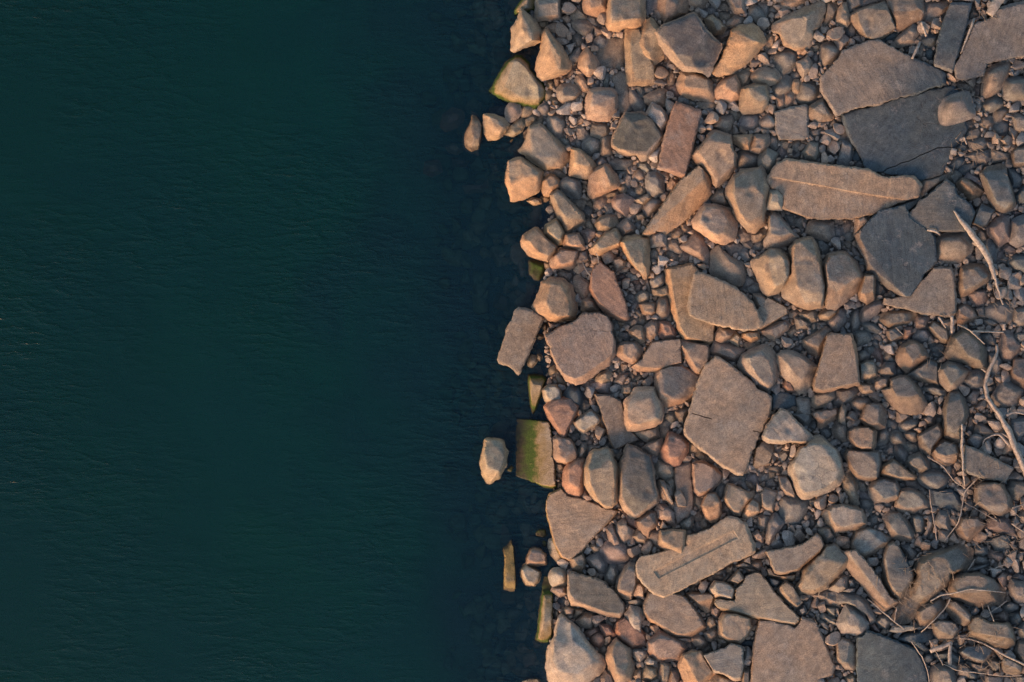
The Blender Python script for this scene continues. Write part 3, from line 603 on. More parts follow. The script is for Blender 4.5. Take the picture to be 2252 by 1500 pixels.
b t 30 3|big boulder at the right edge|1860 920 2000 860 2090 860 2090 1180 1930 1225 1840 1170 1850 1050
b g 14 2|flat grey cobble|1560 1180 1620 1120 1690 1160 1710 1250 1690 1400 1640 1400 1570 1290
c r - 1|small rounded stone|1770 1240 1830 1180 1920 1240 1920 1280 1840 1295
b r - 0|narrow stone|1690 1380 1700 1250 1770 1260 1750 1340
c b - 0|round cobble|1460 1080 1520 1010 1590 1060 1600 1150 1530 1170
c g 24 1|cobble at the right edge|1820 1390 1880 1320 1990 1300 2090 1330 2090 1550 1880 1470
b o 26 3|lit boulder at the right edge|1860 200 1920 110 2090 90 2090 340 1880 340|1900 160 2090 130 2090 270 1900 290
b t 18 1|rough stone among twigs|1390 60 1560 0 1630 50 1570 140 1450 155 1400 110
b t 16 0|low stone under twigs|1340 220 1440 170 1610 140 1640 240 1600 320 1450 270
b b 16 0|low brown stone|1630 160 1700 140 1850 190 1850 260 1660 290
b u 14 -2|dark stone|1160 330 1250 220 1330 230 1370 280 1260 370
b u 14 -2|long dark stone|1280 380 1340 310 1490 270 1510 330 1350 420
b u - -2|dark wedge|1260 120 1300 60 1390 100 1370 180 1290 160
b p 16 0|low stone|1350 460 1390 400 1500 440 1570 540 1570 600 1400 490
b u 20 0|big dull boulder|1800 330 1900 360 1990 470 1950 550 1860 570
b u 20 -1|dark boulder at the right edge|1910 660 1960 580 2090 480 2090 760 1940 740
b o 22 6|narrow lit stone|150 900 230 860 280 900 300 940 200 1020 130 1090
b t - 0|low stone|120 1200 200 1290 240 1330 120 1320
b g 16 1|side stone|0 80 -60 20 40 -50 110 40 125 110 90 340 0 330 -60 290
c u - 0|dark oval stone|120 240 150 150 190 190 210 260 160 280
c g - 0|small stone|20 1090 60 1050 120 1050 110 1140 40 1130
b b - 0|small stone|0 1000 70 920 130 940 90 1040 20 1060
b b - 0|stone|20 1180 60 1150 110 1180 100 1250 40 1230
c g - 0|pebble|150 300 200 270 240 300 250 350 170 345
b r - 0|pale wedge|1850 830 1900 810 1990 840 1900 880
b b - -1|stone|1730 1380 1780 1300 1840 1330 1800 1410
# 1060 600
b o 52 6|@domed shore boulder@big tan boulder with a raised dark central ridge beside the water|660 100 760 50 900 70 990 140 1020 260 1050 400 1030 510 930 525 800 540 700 500 590 440 555 370 580 310 630 220|760 130 870 140 920 200 900 300 960 400 940 470 840 480 760 440 720 350
s b 24 8|@rectangular shore slab@rectangular brown slab leaning alone into the water|385 390 410 375 560 410 670 480 680 500 640 600 570 760 500 920 430 1100 400 1120 330 1050 280 1020 180 990 165 950 230 770 290 580 350 440
s p 36 20|@rough-rimmed round slab@big rounded pinkish-brown slab with a pitted lower rim near the water|690 690 860 590 1040 520 1100 440 1290 435 1390 480 1430 560 1450 700 1475 800 1460 900 1400 1020 1250 1110 1150 1200 1030 1235 920 1190 830 1050 800 980 760 900 740 820 690 720|700 690 860 600 1060 520 1120 450 1290 445 1380 490 1420 570 1435 700 1450 800 1430 880 1350 960 1230 1030 1120 1120 1020 1160 940 1130 840 1030 750 830
s r 30 12|@leaf-shaped slab@long leaf-shaped reddish slab pointing down beside the round slab|1290 -130 1420 -20 1460 -10 1480 80 1540 210 1590 350 1620 490 1600 530 1560 535 1440 490 1380 460 1280 370 1210 240 1185 180 1190 60 1220 -50|1290 -120 1410 -10 1455 0 1475 90 1530 220 1580 350 1600 470 1560 500 1440 450 1390 400 1290 320 1230 220 1205 160 1215 -30
b o - 4|upright rounded stone|1010 60 1050 30 1120 70 1190 110 1190 250 1130 290 1060 240 1010 150
b o 26 4|blunt block|1100 300 1170 280 1240 310 1275 390 1275 420 1130 430 1095 410
b m 18 -22|squarish mossy stone in the water|150 290 180 230 230 230 290 270 310 340 290 420 200 400 130 360
b p 30 4|rounded boulder with a flat grey top|1480 810 1560 760 1690 760 1750 830 1760 900 1720 980 1660 1000 1550 960 1480 900|1560 790 1670 780 1710 860 1640 940 1560 880
b o 24 4|faceted cobble with a lit peak|1620 640 1680 590 1760 590 1790 660 1790 750 1740 770 1680 720 1630 680
b b 22 3|tall pointed cobble|1790 590 1870 520 1930 540 1940 640 1920 690 1850 740 1800 690
s b 26 2|@half-hidden grey-brown slab@broad wedge slab half hidden behind the round pink cobble|1640 1040 1760 940 1860 760 1990 740 2190 720 2200 1000 2060 1030 1890 1100 1700 1080|1690 1000 1790 900 1880 770 1990 750 2180 730 2190 985 2040 990 1880 1040 1740 1030
b m 32 -12|@green-edged upright stone@tapering stone with a bright green mossy edge at the water|500 1110 560 1105 660 1110 720 1150 690 1230 660 1300 650 1370 600 1500 560 1570 530 1500 510 1350 495 1200
b w 28 3|@whitish blocky stone@whitish blocky cracked stone beside a dark grey cobble at the shore|665 1290 720 1240 800 1230 860 1270 880 1390 850 1420 730 1440 690 1400|700 1290 800 1250 850 1300 860 1390 760 1400
c u 30 4|@dark squarish cobble@dark blue-grey squarish cobble near the shore|910 1310 960 1245 1070 1240 1100 1320 1100 1430 1070 1480 940 1460 905 1410
b o 22 5|orange angular stone|1260 1150 1320 1100 1380 1070 1430 1110 1400 1190 1320 1240 1250 1190
b p 14 2|pitted wedge under the round slab|1100 1240 1250 1180 1420 1200 1400 1340 1260 1290
b b 18 1|angular stone|1450 1200 1520 1110 1610 1100 1580 1200 1550 1245
b b 20 1|domed stone|1550 1250 1620 1220 1660 1300 1640 1340 1530 1340
b g 18 0|grey pointed stone|1390 1380 1430 1320 1520 1290 1520 1360 1470 1420
c w - 0|pale rounded stone|500 1010 530 910 600 920 600 980 550 1040
c w - -1|pale small stone|600 940 620 895 660 920 640 970
c t - 0|small mottled stone|660 600 690 550 720 590 700 640
c t - 0|pale pebble|600 710 620 680 680 700 640 730
c o - 1|rounded stone|740 1060 800 1020 830 1080 790 1130 740 1120
b b - 0|narrow leaning stone|810 1110 840 1100 930 1210 930 1255 830 1200
c g - -1|stone|770 1200 790 1150 830 1180 830 1240
c g 20 2|oval cobble|1695 260 1730 215 1800 205 1850 250 1840 310 1780 330 1720 310
c g - 1|round cobble|1580 260 1640 215 1690 260 1670 300 1610 310
b b 22 3|rounded block with a crease|1730 350 1780 325 1910 330 1910 440 1860 475 1770 450|1760 350 1890 350 1880 430 1790 420
c b 26 3|upright smooth cobble|1920 330 1960 265 2040 260 2060 370 2040 480 1960 510 1905 460
b g 22 4|angular block|1850 90 1920 20 1990 10 2000 110 1940 170 1870 160
b b 20 3|low block|1870 180 1960 170 2060 130 2070 240 1980 260 1880 250
b r 22 2|block|1940 530 2000 535 2080 560 2120 650 2140 710 2000 730 1960 640
b g - 1|cube-like stone|1435 530 1490 540 1515 600 1500 625 1440 610
b g - 0|small stone|1450 640 1520 620 1520 690 1460 690
b b - 0|small stone|1480 710 1550 720 1530 780 1480 770
b g - 1|flattened stone|1520 660 1610 660 1640 720 1580 740 1520 700
c b - 2|oval stone|1600 540 1680 490 1720 530 1700 580 1610 590
c b - 1|small stone|1730 500 1780 490 1810 530 1780 580 1730 560
b g - 0|long stone|1610 400 1680 310 1720 330 1710 380 1640 420
c g - 0|stone|1680 430 1720 400 1770 450 1740 490
c b - 0|oval stone|1680 160 1730 110 1760 130 1740 200 1690 200
b b - 0|narrow leaning stone|1790 40 1820 20 1860 180 1850 220 1800 150
b r - 0|small stone|1640 100 1690 75 1740 90 1700 120
b w - 3|pale small stone|1590 30 1620 0 1710 20 1710 70 1640 80
c g - 0|round stone|1490 40 1540 10 1590 40 1570 75 1500 75
c o - 2|small pebble|1500 540 1560 535 1580 580 1540 600
b b - 0|stone|1735 790 1780 745 1840 830 1830 850
b g - -1|upright grey stone|1090 1480 1120 1400 1210 1450 1180 1510 1100 1530
c b - 0|stone|1610 1130 1650 1080 1690 1160 1650 1190
c g - 0|long pebble|1660 1180 1740 1120 1770 1150 1720 1210
b b - 0|stone|1470 1080 1510 1040 1530 1100 1500 1120
b b - 0|stone|1530 1000 1600 990 1610 1060 1540 1090
b b - -2|shadowed stone|830 30 870 -20 990 -10 1000 40 960 100
# 1460 600
s o 22 4|@under-slab with bright rim@long orange slab with a bright left rim lying under the big curved slab|0 -40 320 -110 420 0 600 200 560 500 550 760 500 785 400 750 220 740 150 640 100 470 50 260 20 100|70 -20 320 -95 420 0 590 200 550 500 538 740 490 755 250 700 180 580 120 300 90 100
s t 14 30|@big curved slab@big smooth tan slab with a curved right edge, on top of another|320 60 340 10 420 -5 500 30 700 110 850 200 970 320 1040 440 1080 540 1075 600 1030 625 880 640 790 625 700 600 520 570 450 540 330 500 275 470 260 380 280 230 300 100
s t 24 1|flat pointed slab tucked under the curved slab's right edge|1140 260 1370 380 1370 450 1180 570 1060 640 960 640 1000 420 1060 330|1140 275 1350 385 1350 440 1170 550 1060 600 1000 600 1020 420 1080 340
b g 24 3|elongated angular stone|980 240 1060 230 1130 270 1130 350 1080 480 1020 380|1020 270 1110 290 1080 400
b g 26 2|long flattened stone|1050 640 1200 570 1340 520 1385 570 1370 620 1220 750 1160 720|1200 620 1330 550 1350 600 1220 700
c g - 3|rounded cobble|930 150 990 120 1050 130 1070 190 1010 230 940 200
b g - 0|stone|860 160 900 60 960 30 1020 100 930 160
b t 28 5|knobbly boulder with a bright facet|570 660 620 600 740 605 780 650 750 710 640 770 570 740
b t 24 3|angular stone|710 740 790 650 850 710 820 810
b o 24 5|low hexagonal stone|860 670 940 635 1040 645 1050 730 960 760 860 710|900 670 1020 665 1020 700 920 700
b b - 3|angular stone|870 790 950 750 1040 770 1040 810 940 860
b g - 1|small angular stone|1060 710 1100 685 1160 740 1080 775
b b 30 2|@pointed shadowed wedge@triangular brown wedge under the orange under-slab's lower tip|150 760 200 740 480 790 500 850 495 960 440 1040 400 1110 340 1100 280 1010 200 870|190 760 480 805 490 950 390 1090
b b 26 0|@flat six-sided slab@flat brown slab between the bright-rimmed slab and the largest flat slab|510 870 560 750 760 790 890 840 870 890 780 980 700 960 560 910
b r - 2|furrowed block at the left|-60 560 90 560 130 630 140 710 0 730 -50 700
b p 30 3|@flattened round boulder@rough flattened round reddish boulder left of the largest flat slab|-60 1060 60 1020 190 1015 300 1080 390 1130 400 1220 330 1340 290 1410 160 1440 50 1480 -60 1440 -100 1280 -100 1140|-40 1080 70 1040 190 1040 370 1150 320 1320 160 1380 30 1380 -60 1300
s t 26 16|@largest flat slab@largest flat tan slab, lying diagonally in the middle of the rubble|450 1010 520 960 560 910 620 930 800 1060 960 1190 1030 1280 1140 1320 1190 1370 1180 1490 1150 1600 1090 1700 1020 1850 960 2000 900 2190 880 2230 820 2230 650 2140 480 2000 330 1890 230 1790 220 1720 280 1500 340 1300 400 1140||crack:330 1550 430 1580 530 1605;1000 1740 1070 1760
b g 44 4|@smooth humped boulder@large smooth grey humped boulder right of the largest flat slab's top|830 960 870 890 1020 810 1120 790 1190 840 1240 920 1260 1070 1250 1150 1200 1250 1150 1310 1040 1250 960 1150 860 1090 820 1020|900 940 1080 860 1160 1060 1180 1200 1090 1180 1000 1060
b g - 26|small pale stone on the humped boulder|960 1140 1000 1115 1030 1160 1055 1200 1010 1225
b t 36 8|@rounded triangular boulder@rounded triangular tan boulder right of the smooth humped boulder|1240 900 1290 860 1370 850 1480 880 1600 960 1690 1030 1660 1140 1620 1240 1580 1290 1540 1320 1480 1330 1420 1250 1300 1120 1270 1040
s o 40 14|@coarse upright slab@tall coarse-grained slab narrowing to a rounded top|1790 690 1840 655 1960 670 2060 670 2100 740 2130 900 2150 1100 2160 1240 2090 1250 1960 1270 1750 1330 1640 1300 1630 1230 1680 1080 1740 860|1800 700 1845 670 1950 680 2050 690 2100 880 2130 1100 2140 1200 1950 1240 1750 1290 1660 1270 1700 1080 1760 860
b t 30 2|@tapering under-stone@upright boulder with a ridge left of the coarse slab's top|1520 740 1780 590 1850 640 1800 680 1740 850 1700 920 1600 880 1540 810|1560 750 1780 640 1700 820
b t 24 6|broad chip under the coarse slab|1640 1340 1870 1280 1870 1380 1790 1450 1690 1490 1620 1460
b w 20 3|pale stone block|1450 1390 1500 1370 1620 1380 1620 1560 1560 1620 1460 1560
s u 16 2|dark blue-grey smooth stone|1190 1330 1300 1310 1440 1350 1450 1460 1320 1500 1190 1500
b r 22 1|ridged cobble|1310 1250 1330 1180 1420 1200 1450 1310 1360 1310
b t - 2|small orange stone|1380 440 1440 405 1480 440 1460 490 1390 490
b b 22 2|rounded triangular stone|1490 450 1640 390 1680 430 1680 530 1600 540 1510 490
b g 20 3|stone with a bright left facet|1440 500 1500 500 1610 560 1590 610 1460 620
c o 22 3|oval lit cobble|1700 460 1780 400 1900 380 1910 440 1810 525 1710 510
b b 22 2|long angular stone|1810 550 1930 400 2010 400 2010 560 1900 650 1850 610
b g - 2|narrow upright stone|1620 560 1660 540 1680 610 1630 660
b g - 1|thin stone|1690 550 1800 540 1800 575 1690 590
b b - 2|angular stone|1350 660 1430 600 1490 630 1410 705
b g - 1|small upright stone|1480 680 1540 640 1590 650 1500 750
b g - 1|triangular chip|1420 840 1520 780 1530 850 1500 880
b g - 0|small stone|1380 720 1440 700 1480 750 1420 770
b g - 0|dark chip|1210 800 1250 780 1300 840 1240 890
c b - -1|round stone at the left|-50 300 20 290 70 370 50 460 -20 490 -60 430
c b - 0|small stone|30 500 80 470 100 540 40 540
b g - 0|small stone|840 180 900 170 940 210 900 240
b o - 0|small orange stone|1380 500 1420 500 1430 560 1390 570
b t - 0|small stone|1670 960 1710 940 1690 1010
c g - 0|large cobble|1840 1420 1960 1280 2060 1270 2060 1400 1960 1460 1880 1470
# 1852 600
s t 26 0|@tan slab below the slate@tan slab with a thin white vein emerging below the blue-grey slate|460 270 560 280 780 200 1000 -60 1080 -70 1200 -60 1240 0 1250 180 1260 300 1260 440 1190 490 1060 475 900 460 740 410 460 350
b o 30 6|large boulder right of the blue-grey slate|1290 60 1310 -60 1440 -100 1560 -80 1640 0 1620 90 1500 180 1390 240 1310 270 1280 180|1330 0 1500 -60 1600 20 1480 130 1350 180
b o 40 4|column stone with a bright rounded end|240 20 350 10 370 60 360 290 270 345 190 290 180 220 220 130|260 40 340 30 340 200 210 220
b g - -2|shadowed stone|370 110 400 90 490 200 480 230 370 270
c t 26 4|@paddle-shaped cobble@long lit cobble shaped like a paddle|200 430 300 330 440 300 460 370 400 430 340 500 250 545 210 530|250 430 330 360 430 340
b t 18 2|@long hollowed stone@long flat pale stone with a gouge under the tan veined slab|400 470 480 430 740 410 820 460 800 520 700 570 580 600 490 600 420 550|480 470 640 450 780 470 700 530 500 560
b t 22 4|@flat angular boulder@flat angular boulder at the tip of a pale twig|1560 400 1680 310 1790 300 1890 390 1870 540 1840 560 1730 540 1580 480
b p 26 2|dark-mottled pointed boulder|1240 470 1270 380 1340 330 1460 410 1500 480 1470 530 1320 570 1240 540|1290 400 1350 370 1460 470 1400 500
b r 22 3|angular brick-coloured stone|1390 240 1430 190 1580 190 1600 280 1560 350 1480 370 1420 310
b b 18 0|low brown stone|1450 390 1570 360 1580 490 1500 490
b b 16 -1|low stone|1550 520 1620 490 1740 560 1700 590 1590 580
b g 22 1|pale stone at the right edge|1880 400 2000 370 2090 400 2090 560 1950 590 1880 550
b r 24 3|rusty cobble|800 540 830 480 930 470 960 500 920 610 860 620 800 590
b b 26 3|tilted block|940 600 1000 530 1070 560 1160 610 1180 720 1140 775 1080 760 990 660|980 600 1010 550 1150 640 1160 730 1100 720
c g 22 1|oval cobble|80 580 120 410 180 400 200 560 180 620 110 665
b g 18 1|long leaf-shaped stone|200 560 250 535 350 560 440 640 400 665 280 640
b g 22 3|pale angular cobble|490 640 580 605 670 690 640 720 540 770 500 720|520 640 580 620 650 690 540 740
b r 20 2|small angular stone|680 610 770 600 780 660 720 730 680 720
b g 22 2|angular stone|780 700 850 625 920 630 970 690 960 740 890 770 790 730
c g 26 2|grey wedge cobble|100 680 170 645 290 640 325 720 260 780 150 825 130 760
b g - 1|chip|330 700 390 655 460 740 450 780 400 740
c g - 1|pebble|330 770 370 735 410 790 390 820
b o 38 5|@ridged boulder with a lit face@ridged grey boulder with a lit left face above a split wedge|600 900 640 810 740 750 820 760 890 800 960 930 900 960 720 1100 650 1040 590 960|700 820 820 780 860 860 780 980
b b 44 4|@big dark angular boulder@big dark brown angular boulder with crossing pale twigs above|1160 800 1200 700 1320 630 1400 640 1500 740 1580 830 1590 960 1600 1050 1570 1090 1440 1040 1340 990 1170 960 1130 900|1250 720 1350 660 1480 760 1520 960 1400 920
b b 28 4|@split wedge@triangular wedge with a bright lower edge below the ridged boulder|710 1120 960 960 1050 980 1060 1080 1040 1150 1070 1240 900 1200 750 1160|730 1110 960 970 1040 1000 1040 1180 880 1150
b g 40 5|@lichen-dark round boulder@round boulder mottled dark green-grey beside the split wedge|1050 1070 1160 970 1260 980 1400 1080 1350 1180 1260 1290 1170 1300 1090 1230 1040 1140|1120 1060 1240 1020 1320 1110 1200 1230
b t 26 5|rounded oblong boulder|1330 1180 1420 1080 1520 1060 1580 1130 1560 1230 1500 1270 1420 1270 1340 1220
b p 24 1|dull upright stone|1600 870 1700 870 1760 960 1750 1060 1700 1130 1620 1110 1600 1000
b r 26 2|large reddish boulder behind the twig|1720 830 1760 640 1850 640 1990 800 1940 880 1850 980 1790 980
b r 30 2|@pink edge boulder@pinkish boulder at the right edge beside the long bent stick|1850 1100 1880 940 2090 930 2090 1290 1990 1280 1860 1200|1880 1090 1910 960 2090 950 2090 1160 1950 1160
b b 30 2|big dull squarish boulder|1640 1360 1760 1180 1850 1200 2000 1290 1980 1380 1900 1490 1760 1490 1650 1420
b b 20 0|stone|1530 700 1620 660 1690 730 1690 800 1600 800 1540 740
b g 22 0|stone at the right edge|1870 720 1900 660 2090 650 2090 740 1910 800
b b - 0|stone|1390 580 1500 580 1500 620 1420 620
b b 44 6|@peaked grey boulder@large grey boulder with lit lower half left of a dark round one|440 1290 530 1260 530 1180 640 1130 720 1140 800 1210 870 1310 940 1440 880 1530 800 1560 640 1540 560 1470 480 1380|560 1180 680 1150 830 1330 740 1360 600 1350
b g 30 3|flat grey block|190 1010 260 970 350 970 380 1040 380 1130 290 1190 200 1160|210 1010 270 985 345 990 365 1100 280 1110 210 1090
b g 24 2|small upright block|420 1060 470 990 580 990 580 1120 480 1140 420 1110
b t 22 3|boulder with two bright facets|350 1200 400 1160 520 1150 510 1260 400 1295 350 1260
b o 24 4|lumpy orange stone|180 1260 200 1220 340 1230 350 1310 270 1340 220 1330
c g 22 1|pale oval cobble|160 940 170 890 240 855 310 910 230 980 170 980
b g - 1|pale oval stone|460 920 500 860 540 890 580 960 570 990 490 970
b r - 0|pointed stone|330 900 370 830 440 860 445 1020 390 970
c g - 1|small pebble|250 840 280 810 350 820 350 870 290 890
b g 20 2|long blade-shaped stone|850 1260 1000 1240 1150 1290 1150 1390 1050 1350 890 1290
b g - 0|small stone|900 1330 1000 1340 1020 1400 950 1430
b b 22 1|upright stone|1350 1370 1440 1280 1520 1300 1480 1440 1420 1450
c g - 0|cobble|1560 1250 1670 1240 1660 1300 1580 1340
b g - 0|stone|590 1060 640 1040 680 1120 600 1120
b b 18 1|lit wedge stone at the left|-70 1290 0 1280 150 1240 200 1310 100 1410 0 1460 -60 1420
c b 24 2|cobble|100 1430 150 1370 270 1370 310 1430 290 1480 190 1520 120 1490
b g - 0|small stone|620 760 700 730 730 740 640 800
b g - -1|stone|950 790 1100 770 1180 880 1120 880 1000 860
b g - -1|cobble|960 880 1060 860 1110 910 1050 940 980 930
# 1060 900
b t 44 -6|@bathtub boulder@pale oval boulder with a hollowed top standing alone in the water|30 330 60 315 150 320 240 350 280 470 260 620 200 750 90 815 50 800 0 720 -20 600 10 450|60 360 150 350 220 400 230 560 190 680 60 640 30 500
s m 20 -6|@mossy square slab@large square slab with a bright green mossy left half at the waterline|375 100 500 110 720 130 755 140 775 280 780 520 800 600 815 700 825 870 780 880 700 870 600 820 480 770 370 740 370 560 365 300|385 110 500 118 715 138 750 150 768 280 772 520 790 600 805 700 812 840 700 840 600 800 480 750 380 725 378 560 375 300||tilt:0.3 0
b m - -4|small block in the gap by the lone boulder|250 680 320 610 360 630 320 700
b m - -10|mossy stone awash|170 790 210 690 240 700 265 800 220 835
b m - -12|mossy wedge awash|260 740 290 735 385 795 320 800
b r 34 6|@down-pointing wedge@pinkish-brown wedge slab pointing straight down near the mossy slab|680 -20 760 -110 1000 -140 1070 -40 1040 60 980 160 920 300 890 345 860 290 820 210 750 120|720 -20 800 -90 980 -110 1040 0 900 280 830 170
b w 30 4|@whitish furrowed block@whitish block with a furrowed face|1000 145 1080 90 1180 10 1220 5 1290 80 1310 130 1290 160 1200 210 1120 265 1060 230|1030 140 1110 90 1200 30 1280 110 1260 150 1110 220 1070 200
b b 36 3|stone split between grey and orange faces|775 330 820 290 870 300 960 320 1010 380 1050 500 1050 560 920 600 830 580 780 540|850 330 960 340 1040 480 1020 560 930 580 930 480 850 420
b r 38 6|@reddish domed boulder@reddish domed boulder left of the ridged standing boulder|900 680 950 590 1020 540 1130 550 1150 620 1120 720 1110 820 1110 920 1080 985 1010 980 930 930 890 840 890 760|960 660 1060 580 1100 680 1060 860 960 800
b t 56 12|@ridged standing boulder@large long boulder with bright lower left rim, just right of a reddish domed one|1140 590 1190 480 1230 440 1310 440 1370 415 1430 450 1450 540 1500 650 1505 900 1490 1020 1430 1080 1350 1080 1240 1000 1170 900 1125 820 1115 650|1170 640 1240 480 1380 440 1430 560 1450 760 1420 900 1420 1060 1360 1060 1280 980 1220 860
b t - 8|lit base stone below the ridged standing boulder|1220 970 1290 1020 1380 1085 1400 1110 1280 1090 1240 1060
b d 44 8|@fish-shaped boulder@tall dark brown boulder shaped like a fish standing on its tail|1580 400 1610 380 1690 410 1860 520 1890 640 1900 800 1950 960 1930 1030 1840 1100 1700 1190 1650 1200 1540 1080 1500 960 1515 740 1500 620 1550 500|1590 420 1620 400 1690 430 1840 530 1870 640 1880 800 1920 950 1800 1080 1690 1160 1620 1080 1550 960 1540 640
s o 24 0|@broad fan slab@broad fan-shaped pale and orange slab with moss at its left tip|705 1000 750 930 870 870 960 960 1080 980 1220 1020 1360 1090 1480 1100 1510 1130 1440 1210 1300 1350 1200 1440 1160 1500 1100 1580 1030 1640 960 1680 880 1640 800 1500 720 1200 700 1100|715 1010 760 940 870 885 960 975 1080 995 1220 1040 1360 1105 1480 1120 1420 1200 1280 1340 1180 1430 1090 1560 1020 1620 950 1650 890 1620 815 1490 735 1200 715 1100||tilt:0.11 0.02
b m - -8|mossy cube at the waterline|560 1350 610 1300 720 1300 730 1390 690 1425 570 1400
b w - -2|pale rounded stone|735 1440 800 1405 900 1430 900 1500 890 1620 830 1680 760 1600 730 1520
b m - -6|mossy small stone|625 1450 680 1430 720 1460 720 1510 680 1530
s b 24 2|@parallelogram slab@smooth brown slab narrowing downward under a bright boulder|1230 -170 1400 -160 1530 -100 1600 200 1740 340 1650 380 1600 380 1480 450 1450 450 1400 330 1330 130 1280 -30|1245 -160 1400 -150 1520 -100 1600 210 1710 340 1590 365 1470 435 1455 425 1410 320 1345 130 1290 -30
b t 40 16|@overlapping bright boulder@large bright boulder on the upper end of the smooth brown slab|1570 -90 1640 -150 1680 -240 1890 -240 1920 -170 1980 -60 2000 40 1970 140 1900 190 1720 235 1600 240 1570 160|1650 -120 1720 -190 1880 -190 1960 0 1930 100 1720 160 1620 100 1610 0
b t 24 3|stone under the overlapping bright boulder|1640 250 1930 190 1945 310 1820 365 1720 300
b t 30 5|@pyramidal lit stone@pointed stone with a bright lower left face|1760 420 1820 380 1980 320 1985 400 1930 500 1840 490
b p 26 3|rounded pink-brown cobble|1080 960 1130 890 1170 910 1230 990 1220 1015 1130 1035
b b 16 0|small angular block|800 590 890 600 900 650 850 690 810 660
b g 22 1|tall small stone|1060 470 1090 370 1140 370 1160 440 1110 550 1050 540
b g 22 -1|stone behind the ridged standing boulder|1150 560 1180 400 1320 390 1310 440 1220 440
b b 36 3|tall leaning boulder below the fan slab|1480 1260 1560 1200 1600 1220 1590 1290 1670 1320 1640 1410 1560 1480 1520 1450 1480 1360
b r 16 3|flat reddish shard|1530 1120 1640 1200 1720 1220 1710 1300 1590 1285 1590 1180
b b 30 6|chipped block with an orange patch|1700 1230 1850 1120 1920 1130 1930 1270 1850 1330 1830 1410 1770 1400 1720 1310|1740 1240 1860 1150 1900 1240 1820 1300
b b 22 1|low boulder|1640 1400 1720 1310 1830 1420 1800 1470 1700 1460
b b 28 1|long grey-brown stone|1360 1310 1430 1260 1500 1380 1560 1560 1440 1580 1400 1440
b g - 1|small wedge|1300 1370 1340 1340 1410 1430 1380 1460 1320 1430
b p 24 2|angular stone at the right|1905 1110 1930 1030 2020 1050 2120 1120 2120 1240 2020 1240 1940 1180
b b 26 1|brown boulder|1920 860 1940 790 2010 790 2100 850 2120 960 2070 1020 1990 1010
b b 24 3|angular stone|1900 640 1930 560 2020 580 2100 600 2120 690 2090 760 2000 770 1895 700
c g - 0|small stone|1950 160 2010 110 2080 140 2060 200 1970 215
b t - 3|upright angular stone|1950 480 1970 390 2030 350 2050 400 2040 560 1960 570
b b - 0|leaning stone|1950 290 2000 190 2060 170 2070 290 2000 350
c g - 0|dark small cobble|960 300 1010 280 1060 320 1040 360 990 360
c g - 0|small stone|1020 260 1060 250 1080 290 1060 305
c g - 1|small round stone|1190 270 1230 250 1250 300 1220 325 1190 310
b b - 0|stone|1140 370 1180 315 1230 350 1220 390 1160 400
b g - 0|stone|1320 430 1360 385 1410 400 1430 450
b b - 0|stone|1680 380 1780 355 1800 380 1750 430
b b - 0|stone|820 700 880 710 880 760 830 770
b b - 0|stone|830 810 880 800 890 850 840 860
b b - 0|small stone in the shade|1460 1180 1520 1150 1540 1200 1480 1220
b b - 1|block|1830 1370 1880 1330 1990 1340 2110 1330 2120 1390 2120 1530 2000 1560 1860 1480
# 1460 900
b w 40 22|@triangular capstone@pale grey triangular capstone with a bright lower edge overlapping the largest flat slab|1080 290 1140 180 1210 70 1290 0 1360 20 1420 90 1530 200 1600 260 1670 340 1640 370 1520 375 1400 360 1290 380 1150 370 1090 330|1090 280 1150 180 1215 80 1290 12 1355 30 1420 105 1525 210 1600 270 1655 340 1500 355 1400 320 1290 345 1180 335 1105 300
b w 50 8|@big octagonal boulder@big round boulder with a flat grey top and bright rim lower left|1490 430 1560 400 1640 300 1720 290 1830 390 1900 440 1960 590 1980 720 1940 820 1830 900 1700 950 1560 990 1500 970 1460 920 1420 800 1370 690 1370 630 1430 560|1510 440 1640 380 1780 400 1890 450 1950 600 1900 740 1820 820 1700 880 1560 900 1500 850 1460 700 1440 620
b g 26 0|@dark rounded under-stone@smooth dark grey stone emerging under the big octagonal boulder|1270 1030 1290 970 1460 970 1570 1000 1590 1070 1550 1170 1490 1250 1420 1270 1320 1240 1280 1150
b b 26 2|slab piece emerging beneath the largest flat slab's right side|1010 420 1080 340 1210 390 1210 480 1160 610 1060 640 980 650|1020 430 1090 350 1200 400 1200 480 1150 595 1060 620 990 630
b r 40 6|cracked boulder with bright spots|10 380 50 260 90 255 200 300 270 370 260 480 170 610 90 625 30 590 -20 530 -40 450|60 320 180 330 240 400 160 520 60 520
b p 28 3|smooth triangular boulder|310 600 380 570 460 580 560 630 640 720 620 800 540 870 440 940 380 950 340 900 320 780|340 610 450 600 620 740 540 850 400 920 350 880
s b 20 -2|large low slab under smaller stones|120 640 190 600 300 580 310 800 330 1000 310 1130 230 1200 140 1260 100 1100 130 860
b g - 6|domed cobble on a low slab|120 720 160 640 230 630 265 700 220 790 160 800
b o 42 4|@half-orange prism@prism boulder with an orange square lower face|415 1060 470 930 570 920 620 1010 630 1150 600 1210 520 1245 460 1190|425 1060 480 940 565 935 610 1020 540 1060
b t 32 4|big angular boulder with a lit corner|650 980 700 820 760 820 900 910 980 900 1000 960 920 1020 860 1120 840 1165 770 1150 700 1050|690 970 720 840 880 930 900 960 820 1120 740 1080
b t 34 4|egg-shaped stone with a lit base|880 1130 900 1060 970 985 1050 1030 1055 1130 980 1180 900 1210 870 1170|920 1100 980 1000 1040 1040 1030 1120
b g 30 3|rough angular stone|1060 920 1110 860 1260 910 1240 960 1210 1020 1200 1130 1130 1110 1070 1060|1080 930 1120 880 1230 920 1180 1080 1100 1070
b g 28 3|leaf-shaped stone with a bright lower rim|1260 740 1350 740 1400 800 1450 940 1440 985 1340 930 1280 860|1275 750 1345 750 1390 810 1430 930 1350 900 1290 840
